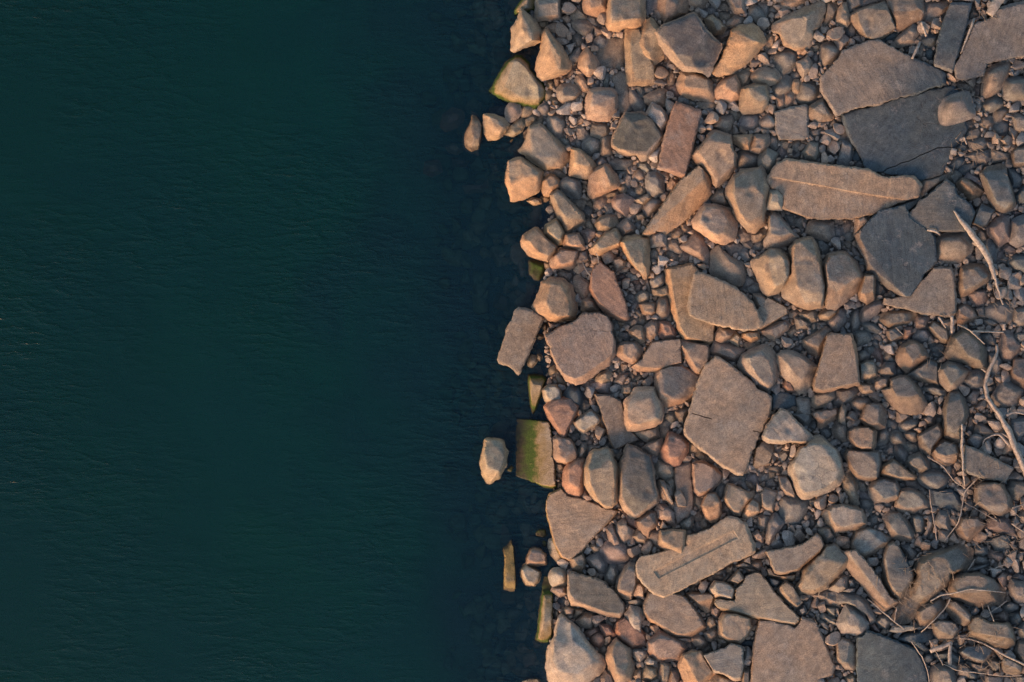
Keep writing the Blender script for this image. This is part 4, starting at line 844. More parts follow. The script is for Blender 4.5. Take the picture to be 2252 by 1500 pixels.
b g 30 4|@spear-shaped stone@long grey spear-shaped stone pointing down|1140 1240 1210 1150 1240 1150 1320 1250 1240 1370 1160 1490 1120 1460 1130 1330
b g 24 1|rounded upright stone|1030 1180 1090 1155 1170 1180 1150 1290 1090 1340 1040 1290
b t 28 4|half-lit small stone|960 1380 1030 1330 1100 1420 1080 1465 1000 1450
b w 40 6|@pale angular boulder@pale angular boulder with facets|1800 1120 1850 1060 1960 1040 2070 1080 2180 1100 2220 1180 2230 1260 2100 1310 1980 1340 1880 1350 1820 1250|1830 1120 1950 1070 2170 1120 2190 1240 1980 1290 1860 1220
b g 24 3|rounded cube|1700 1320 1750 1290 1830 1290 1880 1410 1790 1470 1720 1390
b p - 4|small block|0 620 40 600 150 670 80 780 0 770 -40 700
b b 30 6|long pointed shard|-50 780 10 790 50 900 130 1080 90 1090 40 1020 -40 880|-30 800 10 810 40 910 80 1020
b b 26 2|upright block with a lit foot|105 940 150 870 190 880 260 1000 260 1090 150 1090 130 1020|120 940 150 890 230 980 240 1060 150 1060
b p 30 3|angular block|-30 1060 50 1070 130 1140 130 1280 70 1270 0 1210 -80 1200 -90 1100
b b 20 0|low stone|0 780 80 730 150 800 130 890 90 945 40 880
b b 26 22|@cobble on the grooved slab@angular cobble with a lit lower tip resting on the grooved slab|-40 1340 100 1325 230 1330 245 1420 240 1500 220 1580 205 1630 150 1610 60 1560 -60 1490|-20 1360 100 1340 215 1350 215 1480 120 1520 0 1450
c g - 1|tall oval stone|580 900 620 830 670 815 685 880 640 990 590 960
c g - 0|rounded stone|720 740 770 720 830 750 800 800 740 800
c g - 0|stone|840 740 870 725 900 740 890 780 850 775
b g - 0|angular stone|905 770 960 705 1020 700 1040 800 1010 830
b g - 0|stone|1040 760 1100 690 1150 710 1150 770 1070 805
b g - 0|dark angular stone|1120 810 1200 765 1260 830 1260 860 1140 860
b g - 0|stone|1120 640 1260 620 1300 650 1280 710 1200 680
b b - 1|lit small block|1160 690 1220 690 1230 740 1160 755
c g - 1|oval cobble|1255 520 1330 450 1380 500 1340 570 1290 585
c g - 1|oval dark stone|810 820 830 785 900 820 920 870 900 900
c o - 1|small lit stone|900 800 960 800 1000 870 980 890 930 860
b g 20 1|dark angular block|1400 60 1500 30 1610 50 1620 110 1580 180 1530 180
b t 28 4|chunky stone with bright underside|1620 50 1680 20 1800 10 1900 -10 1920 40 1860 130 1740 205 1700 190 1690 120|1630 45 1790 0 1890 5 1900 40 1740 110 1720 110
c t - 1|oval stone|1460 -20 1500 -50 1600 -50 1620 0 1560 40 1480 25
b t 36 3|cobble|1920 50 1960 -60 2010 -20 2000 160 1960 190 1920 120
b b 28 1|curled cobble|1850 220 1900 130 2000 160 2020 230 2020 350 1960 355 1870 300
b g - 1|small upright block|1600 190 1650 130 1690 170 1670 220 1640 240
b g - 0|block|1720 220 1790 180 1860 290 1790 340 1750 290
b g - 0|small sliver|1850 390 1950 400 1900 440
b g - 0|stone|1950 460 2010 400 2020 560 1970 540
b g - 0|stone|1590 990 1680 980 1660 1090 1600 1050
c g - 0|small pebble|1550 1140 1600 1110 1640 1150 1600 1200
b b - 0|oval stone|1590 1200 1650 1190 1670 1270 1630 1310 1600 1260
b b - 1|small wedge|620 1110 660 1030 740 1120 710 1160
b b - 0|wedge|330 1050 340 960 400 960 430 1000 410 1110
b b - 0|angular stone|330 1180 390 1120 440 1170 430 1220 360 1230
b b - 1|small lit stone|410 1250 450 1200 500 1270 470 1320 420 1310
c g - 0|stone|340 1280 370 1240 420 1300 400 1340 350 1330
b g 20 0|grey wedge|190 1250 290 1170 320 1200 310 1300 260 1340 210 1310
c g - 0|small stone|300 1320 340 1300 360 1350 320 1370
c g - 0|dark stone|20 90 50 40 110 50 130 110 100 150 50 150
b b 24 -1|big dim boulder|130 30 190 -10 280 0 240 100 220 180 160 150
b b - 1|tall stone at the left|-30 200 60 165 80 200 40 300 0 340 -40 300
c o - 1|orange-lit stone|280 370 330 350 400 440 360 490 280 490
b o - 0|low sharp stone|350 510 400 460 470 520 440 575
c o - 0|stone|470 560 520 520 580 570 560 590
c o - 0|stone|590 650 610 600 690 650 680 665
c g - 1|small pebble|310 590 330 545 370 560 340 600
c g - 0|small stone|960 1290 1000 1250 1040 1290 1000 1330
c g - 0|small round stone|1280 1330 1330 1250 1365 1290 1340 1345
# 1852 900
b t 34 6|@upright pale oblong@upright pale boulder with three long facets|190 110 240 0 260 -60 430 -60 480 20 475 200 400 225 280 190|250 90 270 -30 400 -50 400 150 300 160
b o 36 8|@blocky bright cobble@blocky bright orange cobble below the upright pale boulder|70 240 130 200 290 190 380 250 370 380 340 455 220 460 130 410 65 320|110 230 290 205 340 300 320 420 180 410 100 310
b b 40 3|@large blunt boulder@large brown blunt boulder right below the blocky bright cobble|20 500 60 440 240 450 400 460 430 560 430 640 400 780 270 790 150 750 80 640|70 480 240 470 390 480 410 600 380 740 270 750 180 710 110 620
b o 34 4|@shark-fin cobble@long wedge cobble pointing right with an orange triangle face|420 700 460 610 560 550 640 610 820 740 800 780 750 775 600 775 430 730|470 660 570 570 640 640 780 750 620 740
b g 34 4|@stout grey cobble@stout greenish grey cobble with lit lower left facet|290 860 350 780 470 750 590 790 640 890 620 980 500 1020 370 1030 310 960|340 860 460 780 590 840 600 940 470 980 400 900
b g 28 2|@dark teardrop stone@dark grey teardrop-shaped stone|580 1060 640 880 740 870 870 910 960 1030 950 1090 780 1140 640 1130|610 1020 660 920 760 900 900 1010 860 1060 720 1080
b g 30 2|@long slanted boulder@long slanted boulder with orange streak|440 1180 520 1130 640 1130 740 1260 800 1380 770 1460 700 1450 560 1420 490 1320|500 1180 600 1150 700 1270 760 1400 640 1380 550 1300
c g 26 1|@dark oval stone@dark smooth oval stone beside a thin twig|760 1170 820 1145 900 1180 915 1260 880 1370 800 1360 770 1270
b w 28 2|@wide pale boulder@wide pale smooth boulder|90 1480 150 1340 260 1300 420 1330 540 1420 520 1480 400 1560 240 1640 120 1640|130 1460 190 1350 300 1320 450 1370 480 1440 340 1540 180 1580
b t 30 6|@rough orange block@rough orange block with a ragged right edge|-220 1130 -100 1060 30 1040 180 1080 230 1200 275 1260 240 1300 60 1340 -60 1350 -180 1250|-200 1140 -90 1080 30 1060 150 1090 200 1200 180 1250 40 1300 -60 1300 -150 1230
s t 24 16|@tan pentagon slab@flat tan pentagonal slab near the right edge|1325 560 1345 385 1500 450 1700 550 1895 650 1790 800 1660 780 1510 750 1370 700 1330 650
b p 44 6|@pink octagon boulder@large pinkish rounded boulder below the tan pentagon slab|1450 860 1500 800 1680 790 1780 810 1800 880 1870 980 1870 1100 1760 1175 1620 1140 1460 1040|1500 860 1680 820 1780 900 1820 1060 1740 1130 1620 1100 1500 1000
b p 34 4|@red rounded boulder@red rounded boulder at the crossing twigs|1270 1270 1310 1190 1490 1180 1580 1270 1520 1350 1470 1380 1390 1460 1290 1400 1250 1330|1310 1260 1350 1210 1480 1200 1550 1270 1400 1290 1370 1400
b r 26 2|reddish wedge|1570 1320 1620 1190 1700 1180 1820 1200 1900 1310 1930 1400 1840 1390 1740 1360
b b 42 4|@tall speckled boulder@tall speckled grey boulder behind a straight upright twig|1115 100 1115 -40 1150 -130 1200 -200 1280 -205 1340 -130 1380 -30 1390 20 1370 120 1310 200 1300 370 1230 360 1130 300 1110 180|1150 80 1160 -30 1210 -160 1280 -160 1340 0 1340 80 1250 260 1160 240
b b 34 3|@dull tear-shaped boulder@dull brown boulder tapering down to a point|830 290 940 220 1060 155 1110 220 1100 300 1010 390 970 500 940 505 860 440|870 290 1050 190 1080 280 960 440
b u 34 3|@dark-topped boulder@boulder with a black top and tan base left of the tan pentagon|980 480 1060 370 1130 335 1250 380 1290 480 1260 580 1130 625 1030 570|1030 440 1130 360 1240 400 1270 480 1150 500 1060 480
b b 28 3|@brown pentagon cobble@brown five-sided cobble|700 580 740 520 860 470 940 560 965 660 900 690 840 690 730 630
c g 28 3|@green-grey oval boulder@green-grey oval boulder with a blue-shadowed right end|830 760 880 690 980 670 1100 680 1190 740 1160 830 1070 900 980 880 870 830|900 740 1000 700 1120 740 1060 830 940 820
b u 26 1|@dark blue-grey low boulder@dark blue-grey low boulder crossed by a thin root|960 880 1080 900 1200 870 1290 950 1340 1080 1290 1120 1140 1090 990 1060 980 980
b g 28 2|squarish boulder beside a thin twig|1015 1230 1070 1120 1190 1120 1180 1200 1190 1370 1130 1350 1030 1280
c g 22 1|oval cobble|620 180 680 110 770 95 850 130 840 190 740 240 650 240
c g 22 1|oval cobble|510 310 560 240 630 245 690 340 680 390 560 380
c g 22 1|pointed cobble|360 390 400 240 470 205 525 260 500 360 420 400
c t 22 2|small lit cobble|680 270 740 240 830 250 820 340 770 360 710 310
c g - 1|flat oval pebble|660 400 730 360 830 380 850 440 770 470 700 450
c g 22 1|curved cobble|575 470 590 390 640 400 730 510 720 560 690 610 600 540
b g - 0|small angular stone|450 470 520 375 565 390 570 510 500 510
b g - 0|flat stone|360 420 480 390 490 420 400 450
b g - -1|stone|480 120 560 120 620 180 600 230 490 200
b t 20 -1|wedge stone|590 20 700 30 750 60 720 100 640 150 600 130
b b 22 1|stone|870 110 960 65 1020 90 1000 170 940 170
b b - 0|stone|1020 110 1030 70 1110 65 1110 150 1050 160
b b - 0|narrow block|1380 210 1390 60 1445 40 1450 230 1350 220
b b 22 1|angular stone|1440 300 1480 160 1530 150 1690 240 1720 290 1580 300
b g 28 2|stone at the right edge|1810 230 1840 100 2000 90 2090 90 2090 220 1960 300 1920 380 1850 300
b o - 1|lit small block|1570 70 1590 30 1690 60 1680 110 1600 110
b t 24 2|long wedge|0 780 70 660 120 720 160 800 190 1040 130 1060 90 1020 20 870
b g - 1|upright small block|170 780 260 790 275 880 250 900 180 890
c g - 0|small oval stone|200 1010 240 985 310 990 345 1060 260 1105 210 1080
b g - 0|stone|200 900 290 910 315 970 280 990 210 970
b g - 0|stone|280 1110 340 1060 360 1070 320 1170
b g - 0|angular stone|290 1210 360 1160 410 1180 400 1260 330 1290
b g - 0|stone|380 1040 440 1030 550 1020 550 1080 500 1090
b g 20 0|bent stone|870 1400 940 1290 940 1160 990 1160 1000 1270 920 1420
c g - 0|oval pebble|950 1430 960 1360 1000 1340 1030 1390 990 1450
b t - 1|small stone|705 780 800 780 860 860 800 875 710 840
c g - 0|small stone|610 820 650 800 700 830 680 860 630 860
b t - 0|small wedge|850 880 880 860 950 920 920 970 870 930
b r - -1|narrow reddish post stone|1195 700 1200 620 1250 600 1260 720 1260 780 1240 810
b t 26 3|crumbly yellow stone|1800 870 1860 780 1990 800 2090 850 2000 930 1940 1000 1870 980
b r - 1|stone under the right edge|1860 990 1960 1010 1930 1050 1880 1040
b t 24 1|rounded stone at the right edge|1930 1180 1990 1110 2090 1110 2090 1280 1970 1260
b g 24 1|wide stone|1620 1440 1760 1370 1850 1400 1850 1530 1700 1560
b t - 0|small stone|1340 1130 1400 1120 1400 1170 1340 1170
c p - 0|small stone|1380 940 1440 960 1430 1000 1380 990
b g - 0|sliver stone|1340 290 1440 290 1440 330 1340 320
b g - 0|dim stone|960 560 1040 590 1090 660 980 670
# 1060 1200
b m 34 -22|@upright mossy post stone@long narrow yellow-brown mossy block standing alone in the water|230 -240 320 -120 360 0 380 250 385 400 380 540 350 620 250 630 210 600 215 440 240 150 200 0|280 -120 340 20 360 260 365 420 350 580 290 600 260 560 270 400 300 150||tilt:0 0.11
b p 30 -6|@toppled shore cobble@smooth pinkish-grey boulder in the water, upper of a touching pair|490 130 530 40 580 20 640 40 705 100 705 205 550 235 480 230|510 140 550 60 640 70 690 130 600 180
b w 30 -8|@lower paired cobble@pale faceted cobble in the water, lower of a touching pair|420 260 480 200 550 235 650 290 620 400 575 445 480 430 430 340|450 270 560 260 620 310 560 400 490 370
b m 30 -6|@green-striped beam stone@long upright beam stone with a green mossy stripe at the waterline|680 350 740 350 775 440 780 650 780 900 770 980 730 1060 660 1055 590 1030 610 900 640 650|735 390 765 450 772 650 772 900 755 1000 700 1040 690 1000 700 700 720 450
c w 30 6|@speckled round stone@speckled round grey stone wedged beside the green-striped beam|735 330 770 260 850 245 910 270 945 350 920 430 830 460 760 430
b p 24 2|flat oval stone|760 500 780 460 920 450 935 540 850 560
s d 34 10|@coarse brown wedge slab@coarse pitted brown slab lying diagonally near the bottom shoreline|945 320 990 280 1070 310 1250 350 1340 390 1460 490 1560 620 1575 720 1530 800 1380 780 1200 720 1080 660 980 660 940 560|955 330 990 290 1070 320 1330 400 1450 500 1550 620 1555 700 1500 740 1380 730 1220 670 1060 600 975 540
b w 50 4|@bottom shore boulder@big pale boulder with pitted yellow-green base at the bottom shoreline|835 790 880 755 940 800 1060 900 1180 1080 1250 1160 1350 1230 1360 1310 1300 1420 1200 1480 1150 1560 1000 1600 850 1560 740 1500 700 1340 720 1160 790 1000|860 800 900 800 1040 960 1180 1160 1240 1260 1040 1400 860 1380 780 1260 820 1000
b b 40 4|upright boulder with a lit lower face|1490 370 1560 250 1620 180 1690 200 1710 320 1690 450 1640 600 1540 570 1480 530 1470 450|1530 360 1620 230 1680 250 1680 430 1630 500 1500 480
b b 32 3|angular shore boulder|950 150 1100 85 1140 160 1130 240 1090 300 1000 250|1010 150 1095 105 1110 240 1050 200
b g 28 2|five-sided stone|1145 140 1280 70 1380 210 1350 310 1300 310 1200 220
c p 30 2|@broad-backed cobble@broad rounded pinkish boulder below the fan slab's right side|1300 80 1320 0 1400 -60 1540 -60 1610 0 1640 90 1600 160 1480 195 1370 180
b g 26 1|oval pale-bottomed stone|1350 330 1410 210 1470 220 1500 330 1440 440 1360 400
c b - 2|small rounded stone|1480 220 1510 185 1590 190 1600 230 1530 280 1480 260
b w 30 8|@greenish humped stone@greenish grey stone with a narrow lower tail atop a reddish boulder|1570 750 1640 660 1740 690 1780 800 1740 860 1760 1020 1710 1025 1620 920 1580 860
b r 32 -2|@hidden reddish boulder@flat reddish boulder partly covered by the greenish humped stone|1470 840 1570 780 1700 860 1800 980 1815 1100 1650 1130 1530 1050 1460 940|1500 850 1570 800 1780 1000 1790 1060 1650 1080 1540 1010
s p 32 3|@long-backed flat boulder@wide flat reddish-brown boulder under the grooved slab|1830 510 1900 480 2050 500 2170 520 2250 560 2330 660 2390 750 2450 840 2480 900 2380 970 2260 1010 2120 1010 2000 940 1950 890 1830 820 1770 740 1760 650|1850 530 2050 520 2230 570 2370 760 2420 860 2340 930 2200 970 2100 940 1990 880 1840 790 1785 720
b b 42 4|@tall split-faced boulder@tall boulder with grey right side and orange left side at the bottom edge|1360 1210 1400 1110 1480 1010 1540 1080 1640 1140 1650 1260 1680 1340 1650 1470 1560 1560 1470 1560 1400 1380|1440 1160 1490 1060 1560 1130 1600 1300 1560 1440 1480 1400
b p 30 3|@white-dusted cobble@rounded pinkish boulder with a whitish patch, low near the bottom|1820 1060 1900 980 1960 930 2050 960 2210 1050 2250 1130 2170 1260 2080 1265 1920 1265 1830 1170|1860 1080 1960 980 2180 1080 2190 1140 2120 1220 1950 1220
c r 28 4|dark rounded cobble|1190 1000 1250 950 1330 970 1360 1040 1290 1120 1210 1080
c b - 2|small round stone|1290 1140 1340 1085 1390 1130 1370 1190 1310 1190
b b 28 3|block stone with a shadowed left|1030 830 1140 740 1220 740 1230 800 1200 910 1100 890
b b 22 0|low stone|1020 690 1120 690 1130 740 1030 800 1010 770
b r 26 2|triangular reddish stone|1290 860 1400 880 1470 970 1460 990 1360 1005 1310 930
b r 22 -1|stone|1130 950 1250 890 1300 940 1190 1010 1160 1020
c b 24 3|small half-lit round stone|900 700 940 670 1020 690 1000 770 910 770
c w - 0|small pale stone|800 720 830 700 850 760 810 790
b b - 2|small pointed stone|1370 830 1400 800 1450 870 1440 905 1380 890
b w 26 2|pale angular cobble|1650 1160 1700 1140 1800 1160 1815 1200 1740 1300 1660 1210
b w 24 5|whitish wedge|1790 1280 1830 1225 1920 1270 1900 1330 1810 1310
b b 30 2|ridged upright stone|1770 1380 1800 1310 1920 1340 1940 1430 1860 1490 1770 1460
b b 26 2|upright stone at the bottom edge|1940 1460 1960 1260 2010 1270 2080 1320 2060 1490 1990 1500
b b 26 2|small stone with a pointed top|1660 1440 1720 1345 1755 1370 1750 1480 1690 1495
b b 28 1|stone at the bottom edge|1300 1460 1360 1370 1420 1400 1470 1540 1300 1560
c g - 0|small oval stone|1780 890 1820 870 1850 950 1820 980
b g 20 0|angular stone|1580 600 1650 600 1760 580 1770 620 1710 680 1600 640
b b - 0|stone|1640 150 1700 120 1700 200 1640 190
b o 20 2|lit tip stone|1180 20 1220 -20 1310 20 1290 60 1240 75
b m 12 -20|small mossy stone in the gap|850 600 900 585 920 650 870 670
b o 10 -12|tiny pointed stone breaking the water|470 570 530 545 545 625 500 600
b r 14 -22|reddish stone just under the water|390 1120 440 1075 560 1150 540 1170 420 1175
b g 18 -14|stone cut by the bottom edge in the water|360 1500 500 1450 620 1455 720 1500 720 1580 360 1580
b m 14 -16|submerged mossy stone|720 80 800 90 800 115 730 110
# 1460 1200
s t 24 14|@grooved slab@long pinkish-tan slab with a straight rectangular groove along its middle|250 -100 400 -150 520 -200 600 -260 700 -325 800 -310 900 -260 940 -170 1000 -20 1010 60 950 110 740 190 550 310 400 370 180 500 0 580 -120 540 -280 360 -310 250 -300 170 -250 120 -140 100 0 60 120 20 240 0||dent 3:-120 280 -60 365 820 -85 765 -175
s t 28 6|@kite-shaped slab@large kite-shaped tan slab with a ragged lit lower edge near the bottom|900 330 1000 290 1060 300 1130 370 1200 480 1330 630 1430 730 1500 790 1500 850 1450 900 1380 890 1180 850 1040 810 880 770 720 730 600 700 550 650 570 580 780 600 790 470 870 410|905 340 1000 300 1055 310 1120 380 1190 490 1320 640 1420 740 1480 800 1440 850 1200 800 1040 780 880 745 720 700 610 675 560 640 575 590 785 610 800 480 880 415
s t 26 0|@bottom-edge broad slab@very large tan slab with a pale diagonal streak cut by the bottom edge|1050 820 1200 830 1450 900 1520 780 1680 830 1730 960 1790 1100 1850 1260 1890 1340 1850 1430 1700 1470 1600 1580 950 1580 960 1380 980 1150 1010 950
b b 40 4|@grey-shouldered block@dark boxy boulder with lit vertical edges just under the kite-shaped slab|600 830 650 740 800 740 950 790 970 900 920 990 830 1080 700 1060 640 1020 600 980|640 840 690 760 930 810 900 980 820 1040 660 990
s g 34 14|@smooth grey shield slab@smooth grey shield-shaped slab with a lit lower left edge at the bottom|425 1205 550 1160 690 1110 740 1065 850 1100 880 1150 875 1350 850 1480 780 1490 700 1440 600 1400 540 1400|440 1210 560 1165 700 1115 745 1075 845 1105 870 1155 865 1340 840 1450 780 1460 640 1380 560 1360
b o 42 6|@slanted orange prism block@orange block with a grey top leaning at the bottom edge|160 1320 200 1210 300 1150 410 1160 550 1400 520 1440 400 1560 260 1580 200 1440|230 1200 400 1170 520 1380 400 1500 380 1500 300 1360
b b 26 1|@boulder at bottom notch@reddish lit stone at the bottom edge between the prism block and the shield slab|480 1480 560 1400 640 1420 700 1440 780 1490 780 1580 480 1580
b w 36 6|@small oblong capstone@pale oblong stone on the kite-shaped slab's upper left|500 480 560 390 640 400 740 430 790 480 780 570 770 605 700 600 560 560 520 530|540 470 580 410 720 440 760 500 740 570 600 530
b b 26 3|@wedge-faced block@stone with a bright top face and pointed lower end|250 530 300 515 520 520 560 570 500 720 460 735 400 680 350 620 270 580|280 540 520 540 540 570 370 610
b t 34 5|angular stone touching the kite slab's top|700 390 820 260 890 370 820 430|740 380 820 290 860 370 810 400
s t 34 12|@ragged overhanging slab@large tan slab with a ragged lit lower lip|1120 60 1300 30 1500 -10 1640 -100 1680 -140 1740 -90 1770 0 1740 70 1600 170 1480 280 1400 300 1290 325 1220 310 1180 220 1150 120|1135 70 1300 45 1500 5 1640 -85 1680 -120 1725 -80 1750 0 1700 60 1580 150 1460 260 1300 290 1240 280 1190 200
b t 44 6|@knuckled lower boulder@large tan boulder with a knobbly cracked lower end|1780 0 1890 -30 1960 80 2060 120 2080 160 1980 270 1860 380 1790 470 1660 530 1500 525 1450 450 1510 360 1520 270 1620 170 1740 80|1790 20 1880 0 2020 140 1850 330 1740 440 1640 480 1530 460 1560 330 1700 140
s o 24 2|flat shard with a bright lower edge|1130 260 1180 240 1220 310 1300 330 1450 310 1450 380 1430 400 1280 370 1150 340|1140 265 1180 245 1220 310 1300 335 1440 315 1440 345 1290 340 1160 315
b b 34 6|@slanted block with bright side@oblong grey block with a bright left side right of the kite slab|1250 480 1300 420 1350 395 1420 440 1530 620 1470 685 1430 680 1330 600 1260 520|1300 430 1350 405 1410 445 1520 620 1470 660 1330 520
b u 28 1|dark stone|1145 350 1200 360 1290 390 1270 430 1230 460 1160 430
b g 24 1|stone at the kite slab's right corner|1460 700 1540 660 1570 730 1520 765 1480 740
b t 18 0|flat triangular slab|1600 540 1790 480 1900 530 1960 680 1940 695 1800 640
b t 30 2|boulder with a ragged base|1810 470 1870 400 1960 310 2030 320 2030 500 1920 520 1840 500
b b 24 2|angular stone|525 690 570 665 630 700 590 800 560 805 530 740
c b - 0|small round stone|460 750 480 735 525 740 510 780 470 790
b b 26 2|rounded square stone|470 850 500 790 550 790 580 880 510 920
b b 26 3|domed lit stone|440 960 560 910 600 940 590 1000 520 1050 480 1040
b b 24 2|small oblong stone|590 1020 640 1010 720 1060 700 1100 620 1090
c t 26 4|rounded lit cobble|300 1020 390 985 470 1050 470 1090 420 1130 350 1100
b t 20 1|low stone|90 1020 250 1010 310 1030 300 1060 200 1060 120 1040
b b - 1|chip|235 1080 300 1060 340 1120 280 1150 240 1120
b b - 0|angular stone|420 1140 500 1080 530 1130 460 1185
c o - 1|small lit stone|945 810 980 795 1050 820 1020 880 960 880
b u - 0|dark stone|860 1080 900 1040 1000 1040 990 1120 880 1110
b b 24 2|small stones' wedge above the kite slab|780 220 880 180 960 220 950 240 800 240
b b 24 2|angular stone|880 140 950 105 960 210 860 190
b b 24 2|angular dark stone|960 200 1000 160 1080 170 1090 240 1040 280 970 240
b b 20 3|narrow lit stone|880 240 1000 250 1020 280 990 310 920 290
b b 20 2|upright small stone|700 230 760 200 760 290 740 305 700 280
b b - 0|chip|560 320 650 330 670 370 620 390 570 360
b b - 1|chip|460 340 540 320 550 390 530 415 460 370
b g - 0|small stone|560 310 600 270 680 260 680 300 610 330
b t - 0|small lit stone|280 470 350 420 350 510 290 515
b b - 0|stone|640 400 700 310 740 320 680 400
b g 20 0|stone|1720 790 1750 740 1870 790 1920 870 1920 890 1790 850
b g 20 0|narrow stone|1690 830 1750 820 1820 880 1820 950 1750 900
c g - 0|small stone|1560 750 1620 720 1670 770 1670 800 1620 790
b g - 0|small stone|1550 620 1620 560 1630 650 1590 690
b g 20 0|angular stone|1780 680 1890 680 1880 790 1820 750
b b 28 2|stone at bottom edge beside the shield slab|870 1360 950 1360 950 1580 840 1580
b b 28 3|stone at the left|-40 1290 0 1270 75 1320 70 1400 40 1500 -40 1540
b b 24 0|stone behind|60 1360 140 1350 180 1420 160 1580 40 1580 60 1450
b b - 0|stone|1870 1400 1950 1370 1990 1440 1940 1490 1860 1430
# 1852 1200
s u 24 4|@bottom right dark slab@big blue-grey slab fading dark, cut by the bottom edge|160 1000 230 1000 270 930 400 970 560 1030 700 1090 800 1130 870 1230 930 1370 960 1580 180 1580 160 1400||stain:2030 1470 130
b w 40 5|@folded pale boulder@tan boulder with a raised lit fold by the bottom right slab|0 730 40 650 130 670 240 770 290 850 270 930 230 1000 160 990 80 970 0 960 -60 860
b g 36 2|grey rounded boulder beside the folded one|-160 520 0 520 180 540 280 620 360 750 370 830 300 860 260 770 140 670 40 640 -40 650
b g 34 3|boulder with a shaded right half at the dark slab's left|-60 1060 0 1010 80 1040 165 1110 160 1320 130 1380 30 1350 -60 1250|-40 1070 0 1040 70 1070 60 1280 0 1280
s t 36 8|@long split beam@long narrow two-sided beam slab lying diagonally|20 60 150 35 200 80 420 360 520 540 640 620 470 730 430 720 340 620 200 420 60 270 -60 120 -60 40|60 80 150 45 200 90 410 370 500 530 560 620 530 650 400 500 200 250
s b 38 4|@canoe-shaped boulder@long dark boulder curved like a canoe standing upright|440 100 490 -20 560 -60 640 20 730 180 800 310 790 400 710 520 640 610 590 600 520 530 460 410 430 240|480 120 520 0 600 -20 700 180 770 330 700 450 620 520 570 480 520 380 500 240||stain:1985 1240 40
b b 40 5|@bristly litter boulder@rough brown boulder covered in dry plant litter|790 260 830 160 970 70 1160 20 1300 -20 1440 40 1440 140 1390 230 1340 290 1200 320 1180 380 1150 450 1050 520 950 620 860 680 820 760 740 850 580 860 550 780 600 670 700 540 800 400 840 320|860 240 980 130 1280 40 1360 120 1280 250 1120 320 1060 450 900 560 760 740 640 780 660 680 800 540 900 360
b b 30 6|@barnacled oblong stone@dark oblong stone with pale crusty specks|820 720 900 650 1060 580 1120 620 1130 680 1010 820 920 880 850 870 810 800|860 730 1060 620 1090 670 980 800 880 820
b o 44 7|@orange almond boulder@large almond-shaped orange boulder crossed by a pale twig|1170 470 1200 350 1350 300 1500 300 1650 360 1770 450 1800 530 1740 650 1600 660 1500 670 1340 620 1200 570|1240 420 1360 340 1500 330 1680 400 1720 480 1500 500 1280 520
b t 34 5|split two-tone angular boulder|1140 690 1160 600 1250 610 1340 670 1430 760 1420 850 1350 885 1260 850 1180 770|1180 620 1250 625 1390 760 1400 820 1300 740
b t 44 7|@big layered block@big layered boulder with lit lower band in the bottom right corner|1390 870 1450 780 1500 775 1640 850 1830 850 1870 900 1905 1010 1900 1090 1800 1130 1690 1110 1600 1070 1480 1030 1400 980|1410 880 1460 800 1640 870 1810 870 1880 1010 1700 1000 1450 940
b t 36 6|@cracked tan cobble@angular cobble with a jagged crack down its lit face|985 850 1050 820 1170 830 1250 850 1290 920 1230 1020 1210 1060 1140 1060 1060 1040 1010 960|1010 860 1060 830 1200 840 1270 910 1210 980 1060 920
b g 32 4|@flaky grey slab stone@flat greenish grey stone with a ragged right edge|1285 1170 1360 1100 1560 1090 1660 1130 1640 1200 1560 1300 1480 1300 1340 1230|1310 1170 1370 1115 1560 1105 1640 1140 1620 1190 1540 1260 1380 1210
b t 34 5|angular block with a lit face in the bottom right corner|1745 1280 1780 1220 1900 1270 1990 1330 1980 1400 1920 1430 1780 1390|1760 1250 1790 1235 1960 1330 1960 1360 1800 1300
b b 34 4|half-lit rounded boulder at the bottom edge|960 1410 1000 1330 1080 1300 1200 1340 1250 1450 1260 1580 960 1580
b t 26 4|small boulder with a lit left side|1260 1400 1280 1300 1340 1300 1430 1370 1420 1450 1330 1450
c u 26 2|dark oval cobble|1370 1400 1440 1370 1490 1430 1470 1480 1400 1470
b b 22 2|small triangular stone|1590 1280 1640 1240 1730 1260 1750 1340 1690 1390 1640 1350
s w 16 10|@flat pale driftwood-like stone@thin pale flat stone lying like a leaf|510 940 560 890 680 880 780 880 830 910 780 930 600 960
b u 28 0|dark reclining stone|600 1020 720 960 860 940 990 920 1040 1030 1000 1060 800 1100 620 1050
b u 28 1|dark stone with a lit lower edge|750 1080 790 1030 880 1060 970 1150 920 1180 850 1150
b g 26 1|smooth rounded stone|370 840 420 770 500 770 545 840 490 940 420 890
b r 20 0|small reddish oval stone|310 880 350 850 420 940 410 970 340 940
c u 26 1|dark bluish cobble|880 1240 920 1190 990 1190 1010 1260 960 1300 910 1300
b u 24 0|dark stone with reddish side|1000 1190 1200 1150 1340 1260 1320 1290 1200 1270 1050 1250
b b 24 0|flat stone|1350 1260 1580 1310 1620 1360 1500 1400 1400 1340
b o 36 4|boulder at the right edge with a bright base|1830 450 1860 380 2090 370 2090 640 1900 620 1850 540
b r 24 2|reddish rounded stone|1690 360 1760 290 1820 320 1810 420 1780 490 1710 400
b r 24 2|reddish block|1605 80 1640 50 1770 90 1780 140 1740 190 1620 130
b r - 1|small reddish stone|1810 270 1860 235 1895 290 1840 320
b r 22 1|reddish stone at the right edge|1860 350 1930 300 2060 340 2060 390 1950 390
c g 26 2|dark rounded cobble|1770 660 1840 610 1950 650 1950 710 1850 740 1780 710
b r 26 1|brown triangular stone|1650 780 1780 710 1830 780 1810 840 1740 860
c g 26 2|mottled round cobble|1830 790 1880 730 1960 730 1990 800 1950 870 1850 860
b g 26 2|cobble at the right edge|1910 930 1990 830 2080 850 2080 1040 1980 1030
b b 26 2|boulder at the right edge low down|1900 1160 1940 1040 2080 1040 2080 1280 1980 1280
